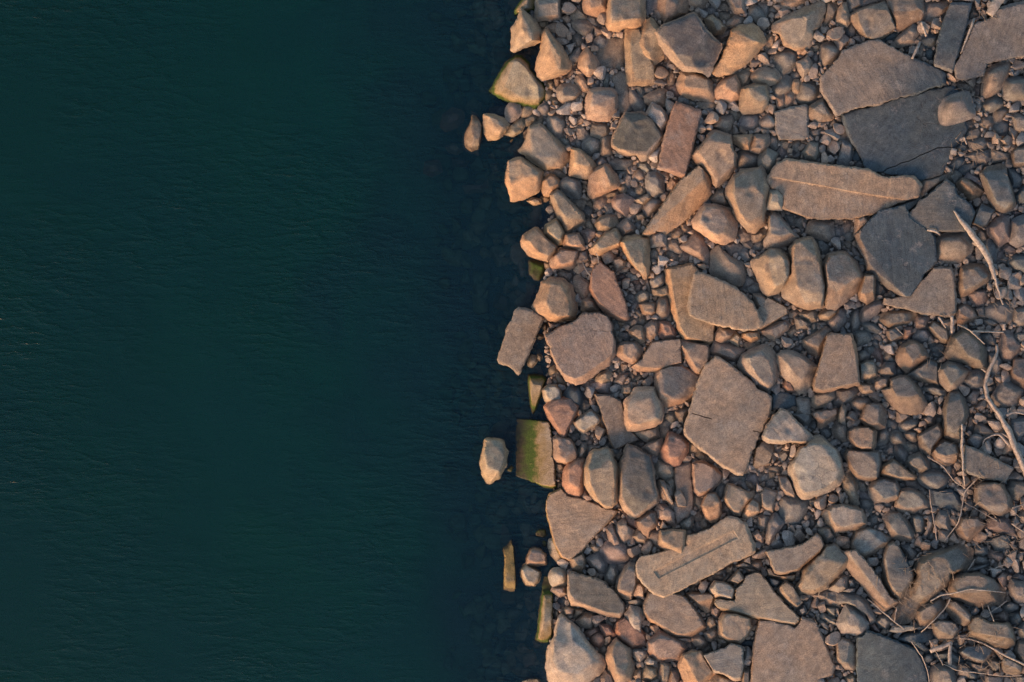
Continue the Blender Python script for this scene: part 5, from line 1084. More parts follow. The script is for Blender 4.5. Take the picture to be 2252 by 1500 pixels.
b g 26 1|rounded dark cobble|1450 20 1490 0 1590 20 1600 80 1540 110 1450 90
b g 22 0|stone under twigs|1450 150 1480 110 1580 130 1620 180 1550 210 1460 190
b g 22 2|long pale stone|1330 290 1420 240 1580 195 1620 210 1580 240 1440 290
b g 24 0|stone|640 0 740 -20 820 100 780 160 740 150
c g - 0|round cobble|780 30 830 10 880 50 860 80 800 60
b g 26 0|stone|-20 500 60 460 160 470 150 510 80 530
b t 26 1|stone left of the long beam|-60 320 0 310 60 350 50 450 -20 500 -60 480
b g 20 0|stone|60 360 120 360 150 450 80 480
b g - 0|stone|1200 1080 1280 1030 1380 1110 1290 1140
b b 22 0|stone at the bottom edge|1900 1440 2080 1400 2080 1580 1920 1580
b g 22 0|stone at the bottom|1560 1420 1680 1440 1800 1430 1780 1580 1560 1580
b o 22 0|rounded reddish stones' neighbour at the bottom|40 1450 110 1420 180 1460 180 1580 40 1580
# 860 200 6.6667
b b 30 -12|@pale-backed shore ridge stone@brown ridge stone with a pale bright back rising from the water|1060 650 1150 500 1180 300 1280 380 1340 500 1320 720 1290 830 1280 945 1150 890 1060 830|1240 440 1290 450 1320 560 1290 700 1250 860 1200 800 1230 640
b r 26 -34|submerged reddish boulder|720 520 760 350 900 250 1040 290 1070 370 1050 460 950 540 800 600
b b 20 -36|submerged brown stone|800 820 900 780 1000 800 1050 880 960 930 850 900
b m 16 -24|small pale-tipped submerged stone|1040 1010 1140 1020 1080 1120 920 1100 900 980
b d 20 -34|dark submerged stone|1300 1380 1400 1300 1420 1380 1360 1480 1100 1500 1050 1380
b r 20 -50|@deep reddish stone@deeply submerged reddish stone|500 1050 700 1020 750 1180 600 1260 480 1200
b b 18 -44|deeper submerged stone|1460 1080 1560 1060 1580 1180 1500 1220
'''

# ------------------------------------------------------------------ stones
TINT = dict(o=(0.355, 0.262, 0.185), t=(0.325, 0.258, 0.20), g=(0.25, 0.228, 0.20), b=(0.275, 0.222, 0.175), d=(0.145, 0.136, 0.122),
            r=(0.31, 0.198, 0.15), p=(0.31, 0.235, 0.192), u=(0.085, 0.108, 0.122), w=(0.36, 0.315, 0.265), m=(0.32, 0.265, 0.20))
WORD = dict(o='orange-brown', t='tan', g='grey', b='brown', d='dark grey', r='reddish', p='pinkish', u='blue-grey', w='pale', m='mossy')

def parse():
    out, ox, oy, sc = [], 0, 0, 5.0
    for ln in DATA.strip().split('\n'):
        if ln.startswith('#'):
            f = ln[1:].split()
            ox, oy = float(f[0]), float(f[1])
            sc = float(f[2]) if len(f) > 2 else 5.0
            continue
        f = ln.split('|')
        k, c, H, lift = f[0].split()
        def poly(s):
            a = np.array([float(v) for v in s.split()]).reshape(-1, 2)
            return a / sc + np.array([ox, oy])
        O = poly(f[2])
        T = poly(f[3]) if len(f) > 3 and f[3].strip() and ':' not in f[3] else None
        ex = [e for e in f[3:] if ':' in e]
        st = [e for e in ex if e.startswith('stain:')]
        ex = [e for e in ex if not e.startswith('stain:')]
        ex = ex[0] if ex else ''
        d = dict(kind=k, col=c, H=None if H == '-' else float(H), lift=float(lift), desc=f[1], O=O, T=T, crack=[], dent=None, tilt=(0, 0), stain=None)
        if st: d['stain'] = tuple(float(v) for v in st[0][6:].split())
        if ex.startswith('crack:'): d['crack'] = [poly(s) for s in ex[6:].split(';')]
        if ex.startswith('tilt:'): d['tilt'] = tuple(float(v) for v in ex[5:].split())
        if ex.startswith('dent'):
            a, b = ex.split(':')
            d['dent'] = (float(a[4:]), poly(b))
        out.append(d)
    return out

def area(P):
    x, y = P[:, 0], P[:, 1]
    return 0.5 * float(np.dot(x, np.roll(y, -1)) - np.dot(y, np.roll(x, -1)))

def hull(P):
    pts = sorted(map(tuple, P))
    def half(pts):
        h = []
        for p in pts:
            while len(h) > 1 and (h[-1][0] - h[-2][0]) * (p[1] - h[-2][1]) - (h[-1][1] - h[-2][1]) * (p[0] - h[-2][0]) <= 0:
                h.pop()
            h.append(p)
        return h
    a, b = half(pts), half(pts[::-1])
    return np.array(a[:-1] + b[:-1])

def chaikin(P, q, n):
    for _ in range(n):
        Q = np.roll(P, -1, 0)
        P = np.stack([P * (1 - q) + Q * q, P * q + Q * (1 - q)], 1).reshape(-1, 2)
    return P

def resample(P, step):
    out = []
    for a, b in zip(P, np.roll(P, -1, 0)):
        n = max(1, int(round(np.hypot(*(b - a)) / step)))
        for i in range(n):
            out.append(a + (b - a) * i / n)
    return np.array(out)

def inside(P, X, Y):
    r = np.zeros(X.shape, bool)
    x0, y0 = P[:, 0], P[:, 1]
    x1, y1 = np.roll(x0, -1), np.roll(y0, -1)
    for a, b, c, d in zip(x0, y0, x1, y1):
        if b == d: continue
        r ^= ((b > Y) != (d > Y)) & (X < (c - a) * (Y - b) / (d - b) + a)
    return r

def seg_dist(P, X, Y, closed=True):
    Q = np.roll(P, -1, 0) if closed else P[1:]
    A = P if closed else P[:-1]
    best = np.full(X.shape, 1e9)
    for (ax, ay), (bx, by) in zip(A, Q):
        dx, dy = bx - ax, by - ay
        L = dx * dx + dy * dy + 1e-9
        t = np.clip(((X - ax) * dx + (Y - ay) * dy) / L, 0, 1)
        best = np.minimum(best, (X - ax - t * dx) ** 2 + (Y - ay - t * dy) ** 2)
    return np.sqrt(best)

# raster of stone tops (for laying driftwood and filling gaps)
RX0, RY0, RS = 1000.0, -80.0, 2.0
RW, RH = int((2330 - RX0) / RS), int((1580 - RY0) / RS)
COVER = np.zeros((RH, RW), bool)
TOP = np.full((RH, RW), -9.0)

def stone_mesh(d, seed):
    kind, O0 = d['kind'], d['O']
    if area(O0) < 0: O0 = O0[::-1]
    A = abs(area(O0))
    size = math.sqrt(A)
    rs = np.random.default_rng(seed)
    q, n = {'s': (0.05, 1), 'b': (0.085, 1), 'c': (0.20, 2)}[kind]
    P = chaikin(O0, q, n)
    step = min(max(size / 13.0, 1.9), 4.2)
    Pm = P.mean(0)
    P = P + (P - Pm) / (np.hypot(*(P - Pm).T)[:, None] + 1e-6) * {'s': 1.0, 'b': 2.4, 'c': 2.8}[kind]
    P = resample(P, step)
    na = min(0.022 * size, 1.7) * (0.6 if kind == 'c' else 1.0)
    cx, cy = O0.mean(0)
    P = P + np.stack([fbm(P[:, 0] / 9, P[:, 1] / 9, seed, 3), fbm(P[:, 0] / 9, P[:, 1] / 9, seed + 77, 3)], 1) * na * 2
    # vertical layout in cm
    Hh = hull(O0)
    minor = A / (max(np.ptp(O0[:, 0]), np.ptp(O0[:, 1])) + 1e-6)
    H = d['H'] if d['H'] is not None else min(26.0, max(7.0, 0.55 * minor))
    gz = float(ground_z(cx, cy))
    sd = float(shore_d(cx, cy))
    z0 = (gz if sd > 0 else 0.0) + d['lift'] / 100.0
    fe = {'s': 0.80, 'b': 0.33, 'c': 0.30}[kind]
    ze, zt = fe * H, H
    if kind == 's' and d['T'] is not None: ze = 0.25 * H
    T = d['T']
    ctr = Hh.mean(0)
    if T is None:
        if kind == 's':
            T = ctr + (Hh - ctr) * (1 - 4.5 / max(size, 10))
        else:
            k = rs.uniform(0.40, 0.62)
            off = np.array([rs.uniform(-0.03, 0.12), rs.uniform(-0.13, 0.03)]) * size
            T = ctr + off + (Hh - ctr) * k
            m = rs.random(len(T)) < 0.7
            if m.sum() >= 3: T = T[m]
    Ex, Ey = Hh[:, 0], Hh[:, 1]
    Fx, Fy = np.roll(Ex, -1), np.roll(Ey, -1)
    L = np.hypot(Fx - Ex, Fy - Ey)
    nx, ny = -(Fy - Ey) / L, (Fx - Ex) / L           # inward normals (hull is counter-clockwise in x,y)
    if ((ctr[0] - Ex[0]) * nx[0] + (ctr[1] - Ey[0]) * ny[0]) < 0: nx, ny = -nx, -ny
    DT = np.array([max(1.8, float(np.min((T[:, 0] - Ex[i]) * nx[i] + (T[:, 1] - Ey[i]) * ny[i]))) for i in range(len(Ex))])
    # tilt of the top
    if d['tilt'] != (0, 0): tx, ty = d['tilt']
    elif kind == 's': tx, ty = rs.normal(0, 0.025, 2)
    else: tx, ty = rs.normal(0, 0.13, 2)
    chips = []
    if kind == 'b':
        for _ in range(6):
            a = rs.uniform(0, 2 * math.pi)
            chips.append((math.cos(a), math.sin(a), rs.uniform(0.45, 1.0), rs.uniform(0.5, 1.1)))
    def height(X, Y):
        hs = []
        for i in range(len(Ex)):
            t = ((X - Ex[i]) * nx[i] + (Y - Ey[i]) * ny[i]) / DT[i]
            hs.append(ze + (zt - ze) * t)
        topp = zt + (X - ctr[0]) * tx + (Y - ctr[1]) * ty
        hs.append(np.maximum(topp, ze + 0.1 * (zt - ze)))
        for (a, b, sl_, of) in chips:
            hs.append(zt * 1.02 + (zt - ze) * 0.1 - sl_ * ((X - ctr[0]) * a + (Y - ctr[1]) * b - of * size * 0.42))
        k = {'s': 0.012, 'b': 0.016, 'c': 0.11}[kind] * H + 0.1
        S = np.stack(hs)
        mn = S.min(0)
        h = mn - k * np.log(np.exp(-(S - mn) / k).sum(0))
        db = seg_dist(P, X, Y)
        wr = {'s': 2.4, 'b': 0.045 * size + 1, 'c': 0.30 * size}[kind]
        rim = 1 - (1 - np.clip(db / wr, 0, 1)) ** 2
        floor_ = ze * {'s': 0.90, 'b': 0.82, 'c': 0.45}[kind]
        h = floor_ + (np.maximum(h, floor_) - floor_) * np.maximum(rim, 0.0)
        am = {'s': 0.7, 'b': 0.013 * size + 0.25, 'c': 0.014 * size + 0.12}[kind]
        sc1 = {'s': 34.0, 'b': max(size * 0.33, 7), 'c': max(size * 0.5, 7)}[kind]
        h = h + am * 1.5 * fbm(X / sc1, Y / sc1, seed + 5, 4) + 0.5 * fbm(X / 6, Y / 6, seed + 9, 2)
        if kind == 's':      # crumbly rims
            h = h - np.clip(1 - db / 9.0, 0, 1) * np.maximum(0, fbm(X / 7, Y / 7, seed + 3, 3)) * 3.0
        if kind == 'b':      # layered breaks
            h = h - np.maximum(0, vnoise(X / (size * 0.30), Y / (size * 0.30), seed + 13) - 0.14) * 0.15 * size
        if d['dent']:
            dd, pol = d['dent']
            ins = inside(pol, X, Y)
            e = seg_dist(pol, X, Y)
            h = h - np.where(ins, dd * np.clip(e / 2.0, 0, 1), 0)
        return h
    g = min(max(size / 15.0, 1.8), 4.0)
    bx0, by0 = P.min(0)
    bx1, by1 = P.max(0)
    xs = np.arange(bx0, bx1 + g, g)
    ys = np.arange(by0, by1 + g, g * 0.87)
    X, Y = np.meshgrid(xs, ys)
    X = X + (np.arange(len(ys)) % 2)[:, None] * g * 0.5 + rs.uniform(-0.18, 0.18, X.shape) * g
    Y = Y + rs.uniform(-0.18, 0.18, X.shape) * g
    X, Y = X.ravel(), Y.ravel()
    m = inside(P, X, Y)
    m &= seg_dist(P, X, Y) > g * 0.42
    X, Y = X[m], Y[m]
    extra = []
    if d['T'] is not None or kind != 's':
        Tr = resample(T, g) if len(T) > 2 else T
        mm = inside(P, Tr[:, 0], Tr[:, 1])
        Tr = Tr[mm]
        if len(Tr): extra.append(Tr)
    rimp = []
    if kind == 's' or size > 30:         # an extra row just inside the rim
        Pn = P - np.roll(P, 1, 0)
        nn = np.stack([-Pn[:, 1], Pn[:, 0]], 1)
        nn = nn / (np.hypot(nn[:, 0], nn[:, 1])[:, None] + 1e-9)
        if area(P) < 0: nn = -nn
        R = P + nn * 1.5
        mm = inside(P, R[:, 0], R[:, 1]) & (seg_dist(P, R[:, 0], R[:, 1]) > 0.9)
        extra.append(R[mm])
    cr = []
    for pl in d['crack']:
        pts = []
        for a, b in zip(pl[:-1], pl[1:]):
            n_ = max(2, int(np.hypot(*(b - a)) / 2.2))
            for i in range(n_):
                pts.append(a + (b - a) * i / n_)
        pts = np.array(pts)
        pts = pts + np.stack([0 * pts[:, 0], fbm(pts[:, 0] / 5, pts[:, 1] / 5, 3, 2)], 1) * 1.6
        cr.append(pts)
        extra.append(pts)
        for s_ in (-1.2, 1.2): extra.append(pts + np.array([0, s_]))
    if d['dent']:
        Dp = resample(d['dent'][1], 2.5)
        cc = Dp.mean(0)
        ins_ = inside(P, Dp[:, 0], Dp[:, 1])
        extra.append(Dp[ins_])
        D2 = Dp[ins_]
        for s_ in (1.6,):
            v_ = cc - D2
            extra.append(D2 + v_ / (np.hypot(v_[:, 0], v_[:, 1])[:, None] + 1e-6) * s_)
    if cr and len(X):
        allc = np.concatenate(cr)
        keep = np.ones(len(X), bool)
        for p_ in allc: keep &= (X - p_[0]) ** 2 + (Y - p_[1]) ** 2 > 2.4
        X, Y = X[keep], Y[keep]
    I = np.stack([X, Y], 1)
    if extra:
        E_ = np.concatenate(extra)
        ok = inside(P, E_[:, 0], E_[:, 1])
        I = np.concatenate([I, E_[ok]]) if len(I) else E_[ok]
    nb = len(P)
    allp = np.concatenate([P, I]) if len(I) else P
    key = np.unique(np.round(allp * 4).astype(int), axis=0, return_index=True)[1]
    key = np.sort(np.union1d(key, np.arange(nb)))
    allp = allp[key]
    verts = [Vector((float(a), float(b))) for a, b in allp]
    edges = [(i, (i + 1) % nb) for i in range(nb)]
    vo, _, fo, *_r = delaunay_2d_cdt(verts, edges, [], 1, 1e-4)
    VO = np.array([(v.x, v.y) for v in vo])
    hz = height(VO[:, 0], VO[:, 1])
    for pts in cr:
        dd = seg_dist(pts, VO[:, 0], VO[:, 1], closed=False)
        hz = hz - np.clip(1 - dd / 1.0, 0, 1) * 7.0
    bd = seg_dist(P, VO[:, 0], VO[:, 1])
    # boundary loop order from directed edges used once
    tris = []
    for f in fo:
        for i in range(1, len(f) - 1): tris.append((f[0], f[i], f[i + 1]))
    use = {}
    for a, b, c in tris:
        for e in ((a, b), (b, c), (c, a)): use[e] = 1
    border = [(a, b) for (a, b) in use if (b, a) not in use]
    # plan y points down, so flip winding for upward faces
    z = z0 + hz / 100.0
    zlow = min(z0 - 0.12, gz - 0.10)
    nV = len(VO)
    bset = sorted({a for e in border for a in e})
    idx = {v: i for i, v in enumerate(bset)}
    BP = VO[bset]
    c0 = ctr
    rings = []
    ztb = z[bset]
    for (ins_, fz) in ((0.01, 0.35), (0.10, 0.75), (0.20, 1.0)):
        Rp = BP + (c0 - BP) * ins_
        Rz = ztb + (zlow - ztb) * fz
        rings.append((Rp, Rz))
    PX = np.concatenate([VO] + [r[0] for r in rings] + [c0[None, :]])
    PZ = np.concatenate([z] + [r[1] for r in rings] + [np.array([zlow])])
    wx, wy = world(PX[:, 0], PX[:, 1], PZ)
    V = np.stack([wx, wy, PZ], 1)
    F = [(a, c, b) for a, b, c in tris]
    nbv = len(bset)
    for a, b in border:
        i, j = idx[a], idx[b]
        F.append((a, b, nV + j, nV + i))
        for r in range(2):
            o1, o2 = nV + r * nbv, nV + (r + 1) * nbv
            F.append((o1 + i, o1 + j, o2 + j, o2 + i))
        o2 = nV + 2 * nbv
        F.append((o2 + i, o2 + j, nV + 3 * nbv))
    # tint
    base = np.array(TINT[d['col']])
    base = base * np.array([1.0, 0.985, 0.945]) * rs.uniform(0.90, 1.10) * (1 + rs.normal(0, 0.018, 3))
    up = np.clip((cx - 1600) / 650.0, 0, 1)              # stones turn darker and cooler grey towards the right of the plan
    greyish = np.array([0.108, 0.127, 0.131])
    mixf = 0.78 * up * rs.uniform(0.6, 1.1)
    base = base * (1 - mixf) + greyish * mixf
    moss = 1.0 if d['col'] == 'm' or 'fan-shaped' in d['desc'] or 'bottom shore boulder' in d['desc'] else (0.12 if shore_d(cx, cy) < 45 else 0.0)
    if 'post stone' in d['desc'] or 'awash' in d['desc']: moss = 0.55
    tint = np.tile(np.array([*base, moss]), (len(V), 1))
    if d['T'] is not None and kind != 'c':     # sun warmth painted into the side tint, shaded grey into the tops
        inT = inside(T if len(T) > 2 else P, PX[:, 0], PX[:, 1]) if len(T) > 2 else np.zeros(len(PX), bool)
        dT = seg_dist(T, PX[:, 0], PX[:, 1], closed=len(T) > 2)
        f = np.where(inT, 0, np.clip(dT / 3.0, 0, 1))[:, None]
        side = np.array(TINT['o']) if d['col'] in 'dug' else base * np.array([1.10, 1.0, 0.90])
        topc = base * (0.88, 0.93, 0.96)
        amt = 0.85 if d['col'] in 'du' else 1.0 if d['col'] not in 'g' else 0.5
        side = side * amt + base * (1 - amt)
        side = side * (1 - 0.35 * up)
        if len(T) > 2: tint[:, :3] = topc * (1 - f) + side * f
    if kind == 's' and size > 90:      # broad mineral stains along one direction
        a = rs.uniform(0, math.pi)
        u_ = (PX[:, 0] - cx) * math.cos(a) + (PX[:, 1] - cy) * math.sin(a)
        band = np.clip(0.5 + 1.6 * fbm(u_ / 55.0, 0 * u_ + seed, seed, 2), 0, 1)[:, None]
        tint[:, :3] *= 0.93 + 0.12 * band * np.array([1.08, 1.0, 0.92])
    if d['stain']:
        sx_, sy_, sr_ = d['stain']
        rr = np.hypot(PX[:, 0] - sx_, PX[:, 1] - sy_) * (1 + 0.35 * fbm(PX[:, 0] / 50, PX[:, 1] / 50, 77, 3))
        f = np.clip((sr_ - rr) / (0.75 * sr_), 0, 1)[:, None]
        f = f * f * (3 - 2 * f)
        tint[:, :3] = tint[:, :3] * (1 - f) + np.array([0.062, 0.085, 0.098]) * f
    # raster
    gx0, gy0 = int((bx0 - RX0) / RS), int((by0 - RY0) / RS)
    gx1, gy1 = int((bx1 - RX0) / RS) + 1, int((by1 - RY0) / RS) + 1
    gx0, gy0, gx1, gy1 = max(gx0, 0), max(gy0, 0), min(gx1, RW), min(gy1, RH)
    if gx1 > gx0 and gy1 > gy0:
        GX, GY = np.meshgrid(RX0 + (np.arange(gx0, gx1) + .5) * RS, RY0 + (np.arange(gy0, gy1) + .5) * RS)
        ins_ = inside(P, GX, GY)
        COVER[gy0:gy1, gx0:gx1] |= ins_
        hh = z0 + height(GX.ravel(), GY.ravel()).reshape(GX.shape) / 100.0
        sub = TOP[gy0:gy1, gx0:gx1]
        sub[ins_] = np.maximum(sub[ins_], hh[ins_])
    return V, F, tint

STONES = parse()
for i, d in enumerate(STONES):
    d['i'] = i
    d['A'] = abs(area(d['O']))
    d['c'] = d['O'].mean(0)
    d['land'] = None
    if d['desc'].startswith('@'):
        _, s, l = d['desc'].split('@')
        d['land'], d['label'] = s, l
    d['minor'] = d['A'] / (max(np.ptp(d['O'][:, 0]), np.ptp(d['O'][:, 1])) + 1e-6)
# the 300 largest (all named ones among them) are things; smaller ones join the loose small stones
vis = []
for d in STONES:
    P = np.clip(d['O'], [0, 0], [PXW, PXH])
    d['vis'] = abs(area(P))
MAXN = 300
order = sorted(STONES, key=lambda d: -(d['vis'] + (1e6 if d['land'] else 0) + (1e6 if d['kind'] == 's' else 0)))
nslab = sum(1 for d in STONES if d['kind'] == 's')
things = order[:MAXN + nslab]
smalls = order[MAXN + nslab:]

LMS = [d for d in STONES if d['land']]
def relation(d, skip=()):
    best = []
    for L in LMS:
        if L is d: continue
        dist = float(seg_dist(L['O'], np.array([d['c'][0]]), np.array([d['c'][1]]))[0])
        if inside(L['O'], np.array([d['c'][0]]), np.array([d['c'][1]]))[0]: dist = 0
        best.append((dist, L['i'], L))
    best.sort(key=lambda b: b[:2])
    return [b[2] for b in best]

def direction(d, L):
    lo, hi = L['O'].min(0), L['O'].max(0)
    x, y = d['c']
    h = 'left' if x < lo[0] else ('right' if x > hi[0] else '')
    v = 'above' if y < lo[1] else ('below' if y > hi[1] else '')
    if not h and not v:
        dx, dy = x - (lo[0] + hi[0]) / 2, y - (lo[1] + hi[1]) / 2
        if abs(dx) / (hi[0] - lo[0]) > abs(dy) / (hi[1] - lo[1]): h = 'left' if dx < 0 else 'right'
        else: v = 'above' if dy < 0 else 'below'
    H_ = {'left': 'seaward of', 'right': 'landward of', '': ''}[h]
    if v and H_:
        return v + ' and ' + H_
    return v or H_

def wlen(s): return len(s.replace('-', ' ').split())
def make_labels():
    ARTS = {}
    for d in things:
        if d['land']: continue
        col = WORD[d['col']]
        desc = d['desc'].replace(' stone stone', ' stone')
        first = desc.split()[0]
        pre = '' if any(wd in desc for wd in ('brown', 'grey', 'orange', 'pale', 'red', 'green', 'mossy', 'dark', 'pink', 'blue', 'tan', 'yellow', 'white', 'bluish')) else col + ' '
        d['txt'] = pre + desc
        d['near'] = relation(d)
        d['label'] = '%s %s the %s' % (d['txt'], direction(d, d['near'][0]), d['near'][0]['land'])
        if any(k in desc for k in ('edge', 'corner', 'under ', 'atop', 'on the', 'beside', 'between', 'below', 'above', 'right of', 'left of', ' the ')):
            d['label'] = d['txt'] if wlen(d['txt']) >= 4 else d['label']
        if wlen(d['label']) > 16:
            dr = direction(d, d['near'][0]).split(' and ')[0]
            d['label'] = '%s %s the %s' % (d['txt'], dr, d['near'][0]['land'])
        if len(d['label'].split()) < 4 or len(d['label'].split()) < 4: d['label'] += ' near the ' + d['near'][0]['land']
    for d in things:
        if len(d['label'].split()) < 4:
            n0 = relation(d)[0]
            d['label'] += ' %s the %s' % (direction(d, n0), n0['land'])
    for rnd in range(3):
        grp = {}
        for d in things: grp.setdefault(d['label'], []).append(d)
        for lab, ds in grp.items():
            if len(ds) < 2: continue
            ds.sort(key=lambda d: -d['A'])
            if rnd == 0:
                for d in ds:
                    if d['land']: continue
                    d['label'] = '%s between the %s and the %s' % (d['txt'], d['near'][0]['land'], d['near'][1]['land'])
                    if len(d['label'].split()) > 16:
                        d['label'] = '%s %s the %s' % (d['txt'], direction(d, d['near'][1]), d['near'][1]['land'])
            else:
                names = {2: ['larger', 'smaller'], 3: ['largest', 'middle-sized', 'smallest']}.get(len(ds))
                for i, d in enumerate(ds):
                    if names: d['label'] = names[i] + ' ' + d['label']
                    else: d['label'] = ('largest ' if i == 0 else 'no. %d in size: ' % (i + 1)) + d['label']
make_labels()

def cls(d):
    h = d['label'].split(' under ')[0].split(' below ')[0].split(' above ')[0].split(' beside ')[0].split(' of ')[0]
    first = min(((h.find(k), k) for k in ('slab', 'boulder', 'cobble', 'stone', 'block', 'wedge') if k in h), default=(0, ''))[1]
    if first == 'boulder': return 'boulder', 'boulder', 'angular boulders in the rubble'
    if first == 'cobble': return 'cobble', 'cobble', 'rounded cobbles in the rubble'
    if first == 'slab' or d['kind'] == 's': return 'flat_stone', 'flat stone', 'broken stone slabs in the rubble'
    if d['kind'] == 'c': return 'cobble', 'cobble', 'rounded cobbles in the rubble'
    if d['A'] > 1900: return 'boulder', 'boulder', 'angular boulders in the rubble'
    return 'angular_stone', 'stone', 'angular stones in the rubble'

for d in things:
    V, F, tint = stone_mesh(d, 100 + d['i'] * 7)
    nm, cat, grp = cls(d)
    # put the origin at the stone's base
    org = np.array([V[:, 0].mean(), V[:, 1].mean(), V[:, 2].min()])
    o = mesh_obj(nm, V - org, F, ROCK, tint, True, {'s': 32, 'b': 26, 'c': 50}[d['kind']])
    o.location = org.tolist()
    set_tags(o, d['label'], cat, grp)

def merge(parts):
    VV, FF, TT, n = [], [], [], 0
    for V, F, T in parts:
        VV.append(V)
        TT.append(T)
        FF.extend([tuple(i + n for i in f) for f in F])
        n += len(V)
    return np.concatenate(VV), FF, np.concatenate(TT)

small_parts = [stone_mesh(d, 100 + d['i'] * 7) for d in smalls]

# loose fill: tumbled pebbles from a few dozen angular shapes
def template(sub, seed, ncut):
    rs = np.random.default_rng(seed)
    bm = bmesh.new()
    bmesh.ops.create_icosphere(bm, subdivisions=sub, radius=1.0)
    V = np.array([v.co[:] for v in bm.verts])
    F = [tuple(v.index for v in f.verts) for f in bm.faces]
    bm.free()
    for _ in range(ncut - 2):
        n = rs.normal(0, 1, 3)
        n /= np.linalg.norm(n)
        dd = rs.uniform(0.28, 0.68)
        s = V @ n
        V = V - np.where(s > dd, (s - dd), 0)[:, None] * n
    V = V / np.abs(V).max(0)
    return V, np.array(F)
TB = [template(3, 40 + i, 9) for i in range(26)]
TS = [template(2, 90 + i, 7) for i in range(26)]

def place(tm, px, py, z, rx, ry, rz, yaw, tint):
    V, F = tm
    c, s = math.cos(yaw), math.sin(yaw)
    x = V[:, 0] * rx
    y = V[:, 1] * ry
    X = px + x * c - y * s
    Y = py + x * s + y * c
    Z = z + V[:, 2] * rz / 100.0
    wx, wy = world(X, Y, Z)
    return np.stack([wx, wy, Z], 1), F[:, ::-1] if True else F, np.tile(tint, (len(V), 1))

def fill_tint(rs, x, gap):
    c = TINT[rs.choice(list('tttgggbbwwoot'))]
    c = np.array(c) * rs.uniform(0.95, 1.35)
    up = min(max((x - 1650) / 700.0, 0), 1)
    c = c * (1 - 0.45 * up) + np.array([0.14, 0.15, 0.15]) * 0.45 * up
    return np.array([*c, 0.0])

def fill():
    rs = np.random.default_rng(11)
    mask = COVER.copy()
    YY, XX = np.mgrid[0:RH, 0:RW]
    lx, ly = RX0 + XX * RS, RY0 + YY * RS
    land = shore_d(lx, ly) > -8
    mask |= ~land
    parts = []
    for r, tries in ((18, 4000), (15, 5000), (11.5, 6000), (9.5, 9000), (7.5, 12000), (6, 16000), (4.6, 20000)):
        free = np.argwhere(~mask)
        if not len(free): break
        pick = free[rs.integers(0, len(free), tries)]
        k = int(math.ceil(r / RS)) + 1
        oy, ox = np.mgrid[-k:k + 1, -k:k + 1]
        for (gy, gx) in pick:
            if gy < k or gx < k or gy >= RH - k or gx >= RW - k or mask[gy, gx]: continue
            asp = rs.uniform(0.6, 1.0)
            yaw = rs.uniform(0, math.pi)
            c, s = math.cos(yaw), math.sin(yaw)
            u = (ox * c + oy * s) * RS / r
            v = (-ox * s + oy * c) * RS / (r * asp)
            e = u * u + v * v
            sub = mask[gy - k:gy + k + 1, gx - k:gx + k + 1]
            if sub[e < 0.36].any(): continue
            sub |= e < 0.74
            px, py = RX0 + gx * RS, RY0 + gy * RS
            gz = float(ground_z(px, py))
            ts_ = TOP[gy - k:gy + k + 1, gx - k:gx + k + 1]
            ts_[e < 0.8] = np.maximum(ts_[e < 0.8], gz + 0.07 + r * 0.010)
            tb = TB if r > 6 else TS
            rz = r * rs.uniform(0.5, 0.8)
            parts.append(place(tb[rs.integers(len(tb))], px, py, gz + rz * 0.006 + rs.uniform(0.03, 0.11), r * 1.08, r * asp * 1.08, rz, yaw, fill_tint(rs, px, 0)))
    # smallest gravel under everything that is open
    free = np.argwhere((~COVER) & land)
    pick = free[rs.integers(0, len(free), 5200)]
    grav = []
    for gy, gx in pick:
        r = rs.uniform(2.0, 4.4)
        px, py = RX0 + gx * RS + rs.uniform(-1, 1), RY0 + gy * RS + rs.uniform(-1, 1)
        gz = float(ground_z(px, py))
        grav.append(place(TS[rs.integers(len(TS))], px, py, gz + 0.04, r, r * rs.uniform(0.6, 1), r * 0.7, rs.uniform(0, 3.1), fill_tint(rs, px, 1) * np.array([.95, .95, .95, 1])))
    return parts, grav

parts, grav = fill()
def outskirts():
    # the same bank carries on past the frame on three sides
    rs = np.random.default_rng(77)
    out = []
    for _ in range(2600):
        px, py = rs.uniform(1150, 2800), rs.uniform(-520, 2020)
        big = rs.random() < 0.35
        r = rs.uniform(26, 62) if big else rs.uniform(8, 26)
        m = r + 12
        if px < 2252 + m and -m < py < 1500 + m: continue
        if shore_d(px, py) < r * 0.5: continue
        gz = float(ground_z(px, py))
        rz = r * rs.uniform(0.4, 0.65)
        out.append(place(TB[rs.integers(len(TB))], px, py, gz + rz * 0.004, r, r * rs.uniform(0.6, 1.0), rz, rs.uniform(0, 3.1), fill_tint(rs, px, 0)))
    return out
parts += outskirts()
def fastmerge(parts):
    VV, FF, TT, n = [], [], [], 0
    for V, F, T in parts:
        VV.append(V); TT.append(T); FF.append(np.asarray(F) + n); n += len(V)
    return np.concatenate(VV), np.concatenate(FF).tolist(), np.concatenate(TT)
V1, F1, T1 = merge(small_parts)
V2, F2, T2 = fastmerge(parts)
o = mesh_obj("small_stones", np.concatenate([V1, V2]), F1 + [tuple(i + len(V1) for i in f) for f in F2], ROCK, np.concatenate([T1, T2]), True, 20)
set_tags(o, "countless small loose stones filling the gaps between boulders", "small stones", None, "stuff")
V3, F3, T3 = fastmerge(grav)
o = mesh_obj("gravel", V3, F3, ROCK, T3, True, 20)
set_tags(o, "fine gravel and chips deep in the gaps of the rubble", "gravel", None, "stuff")

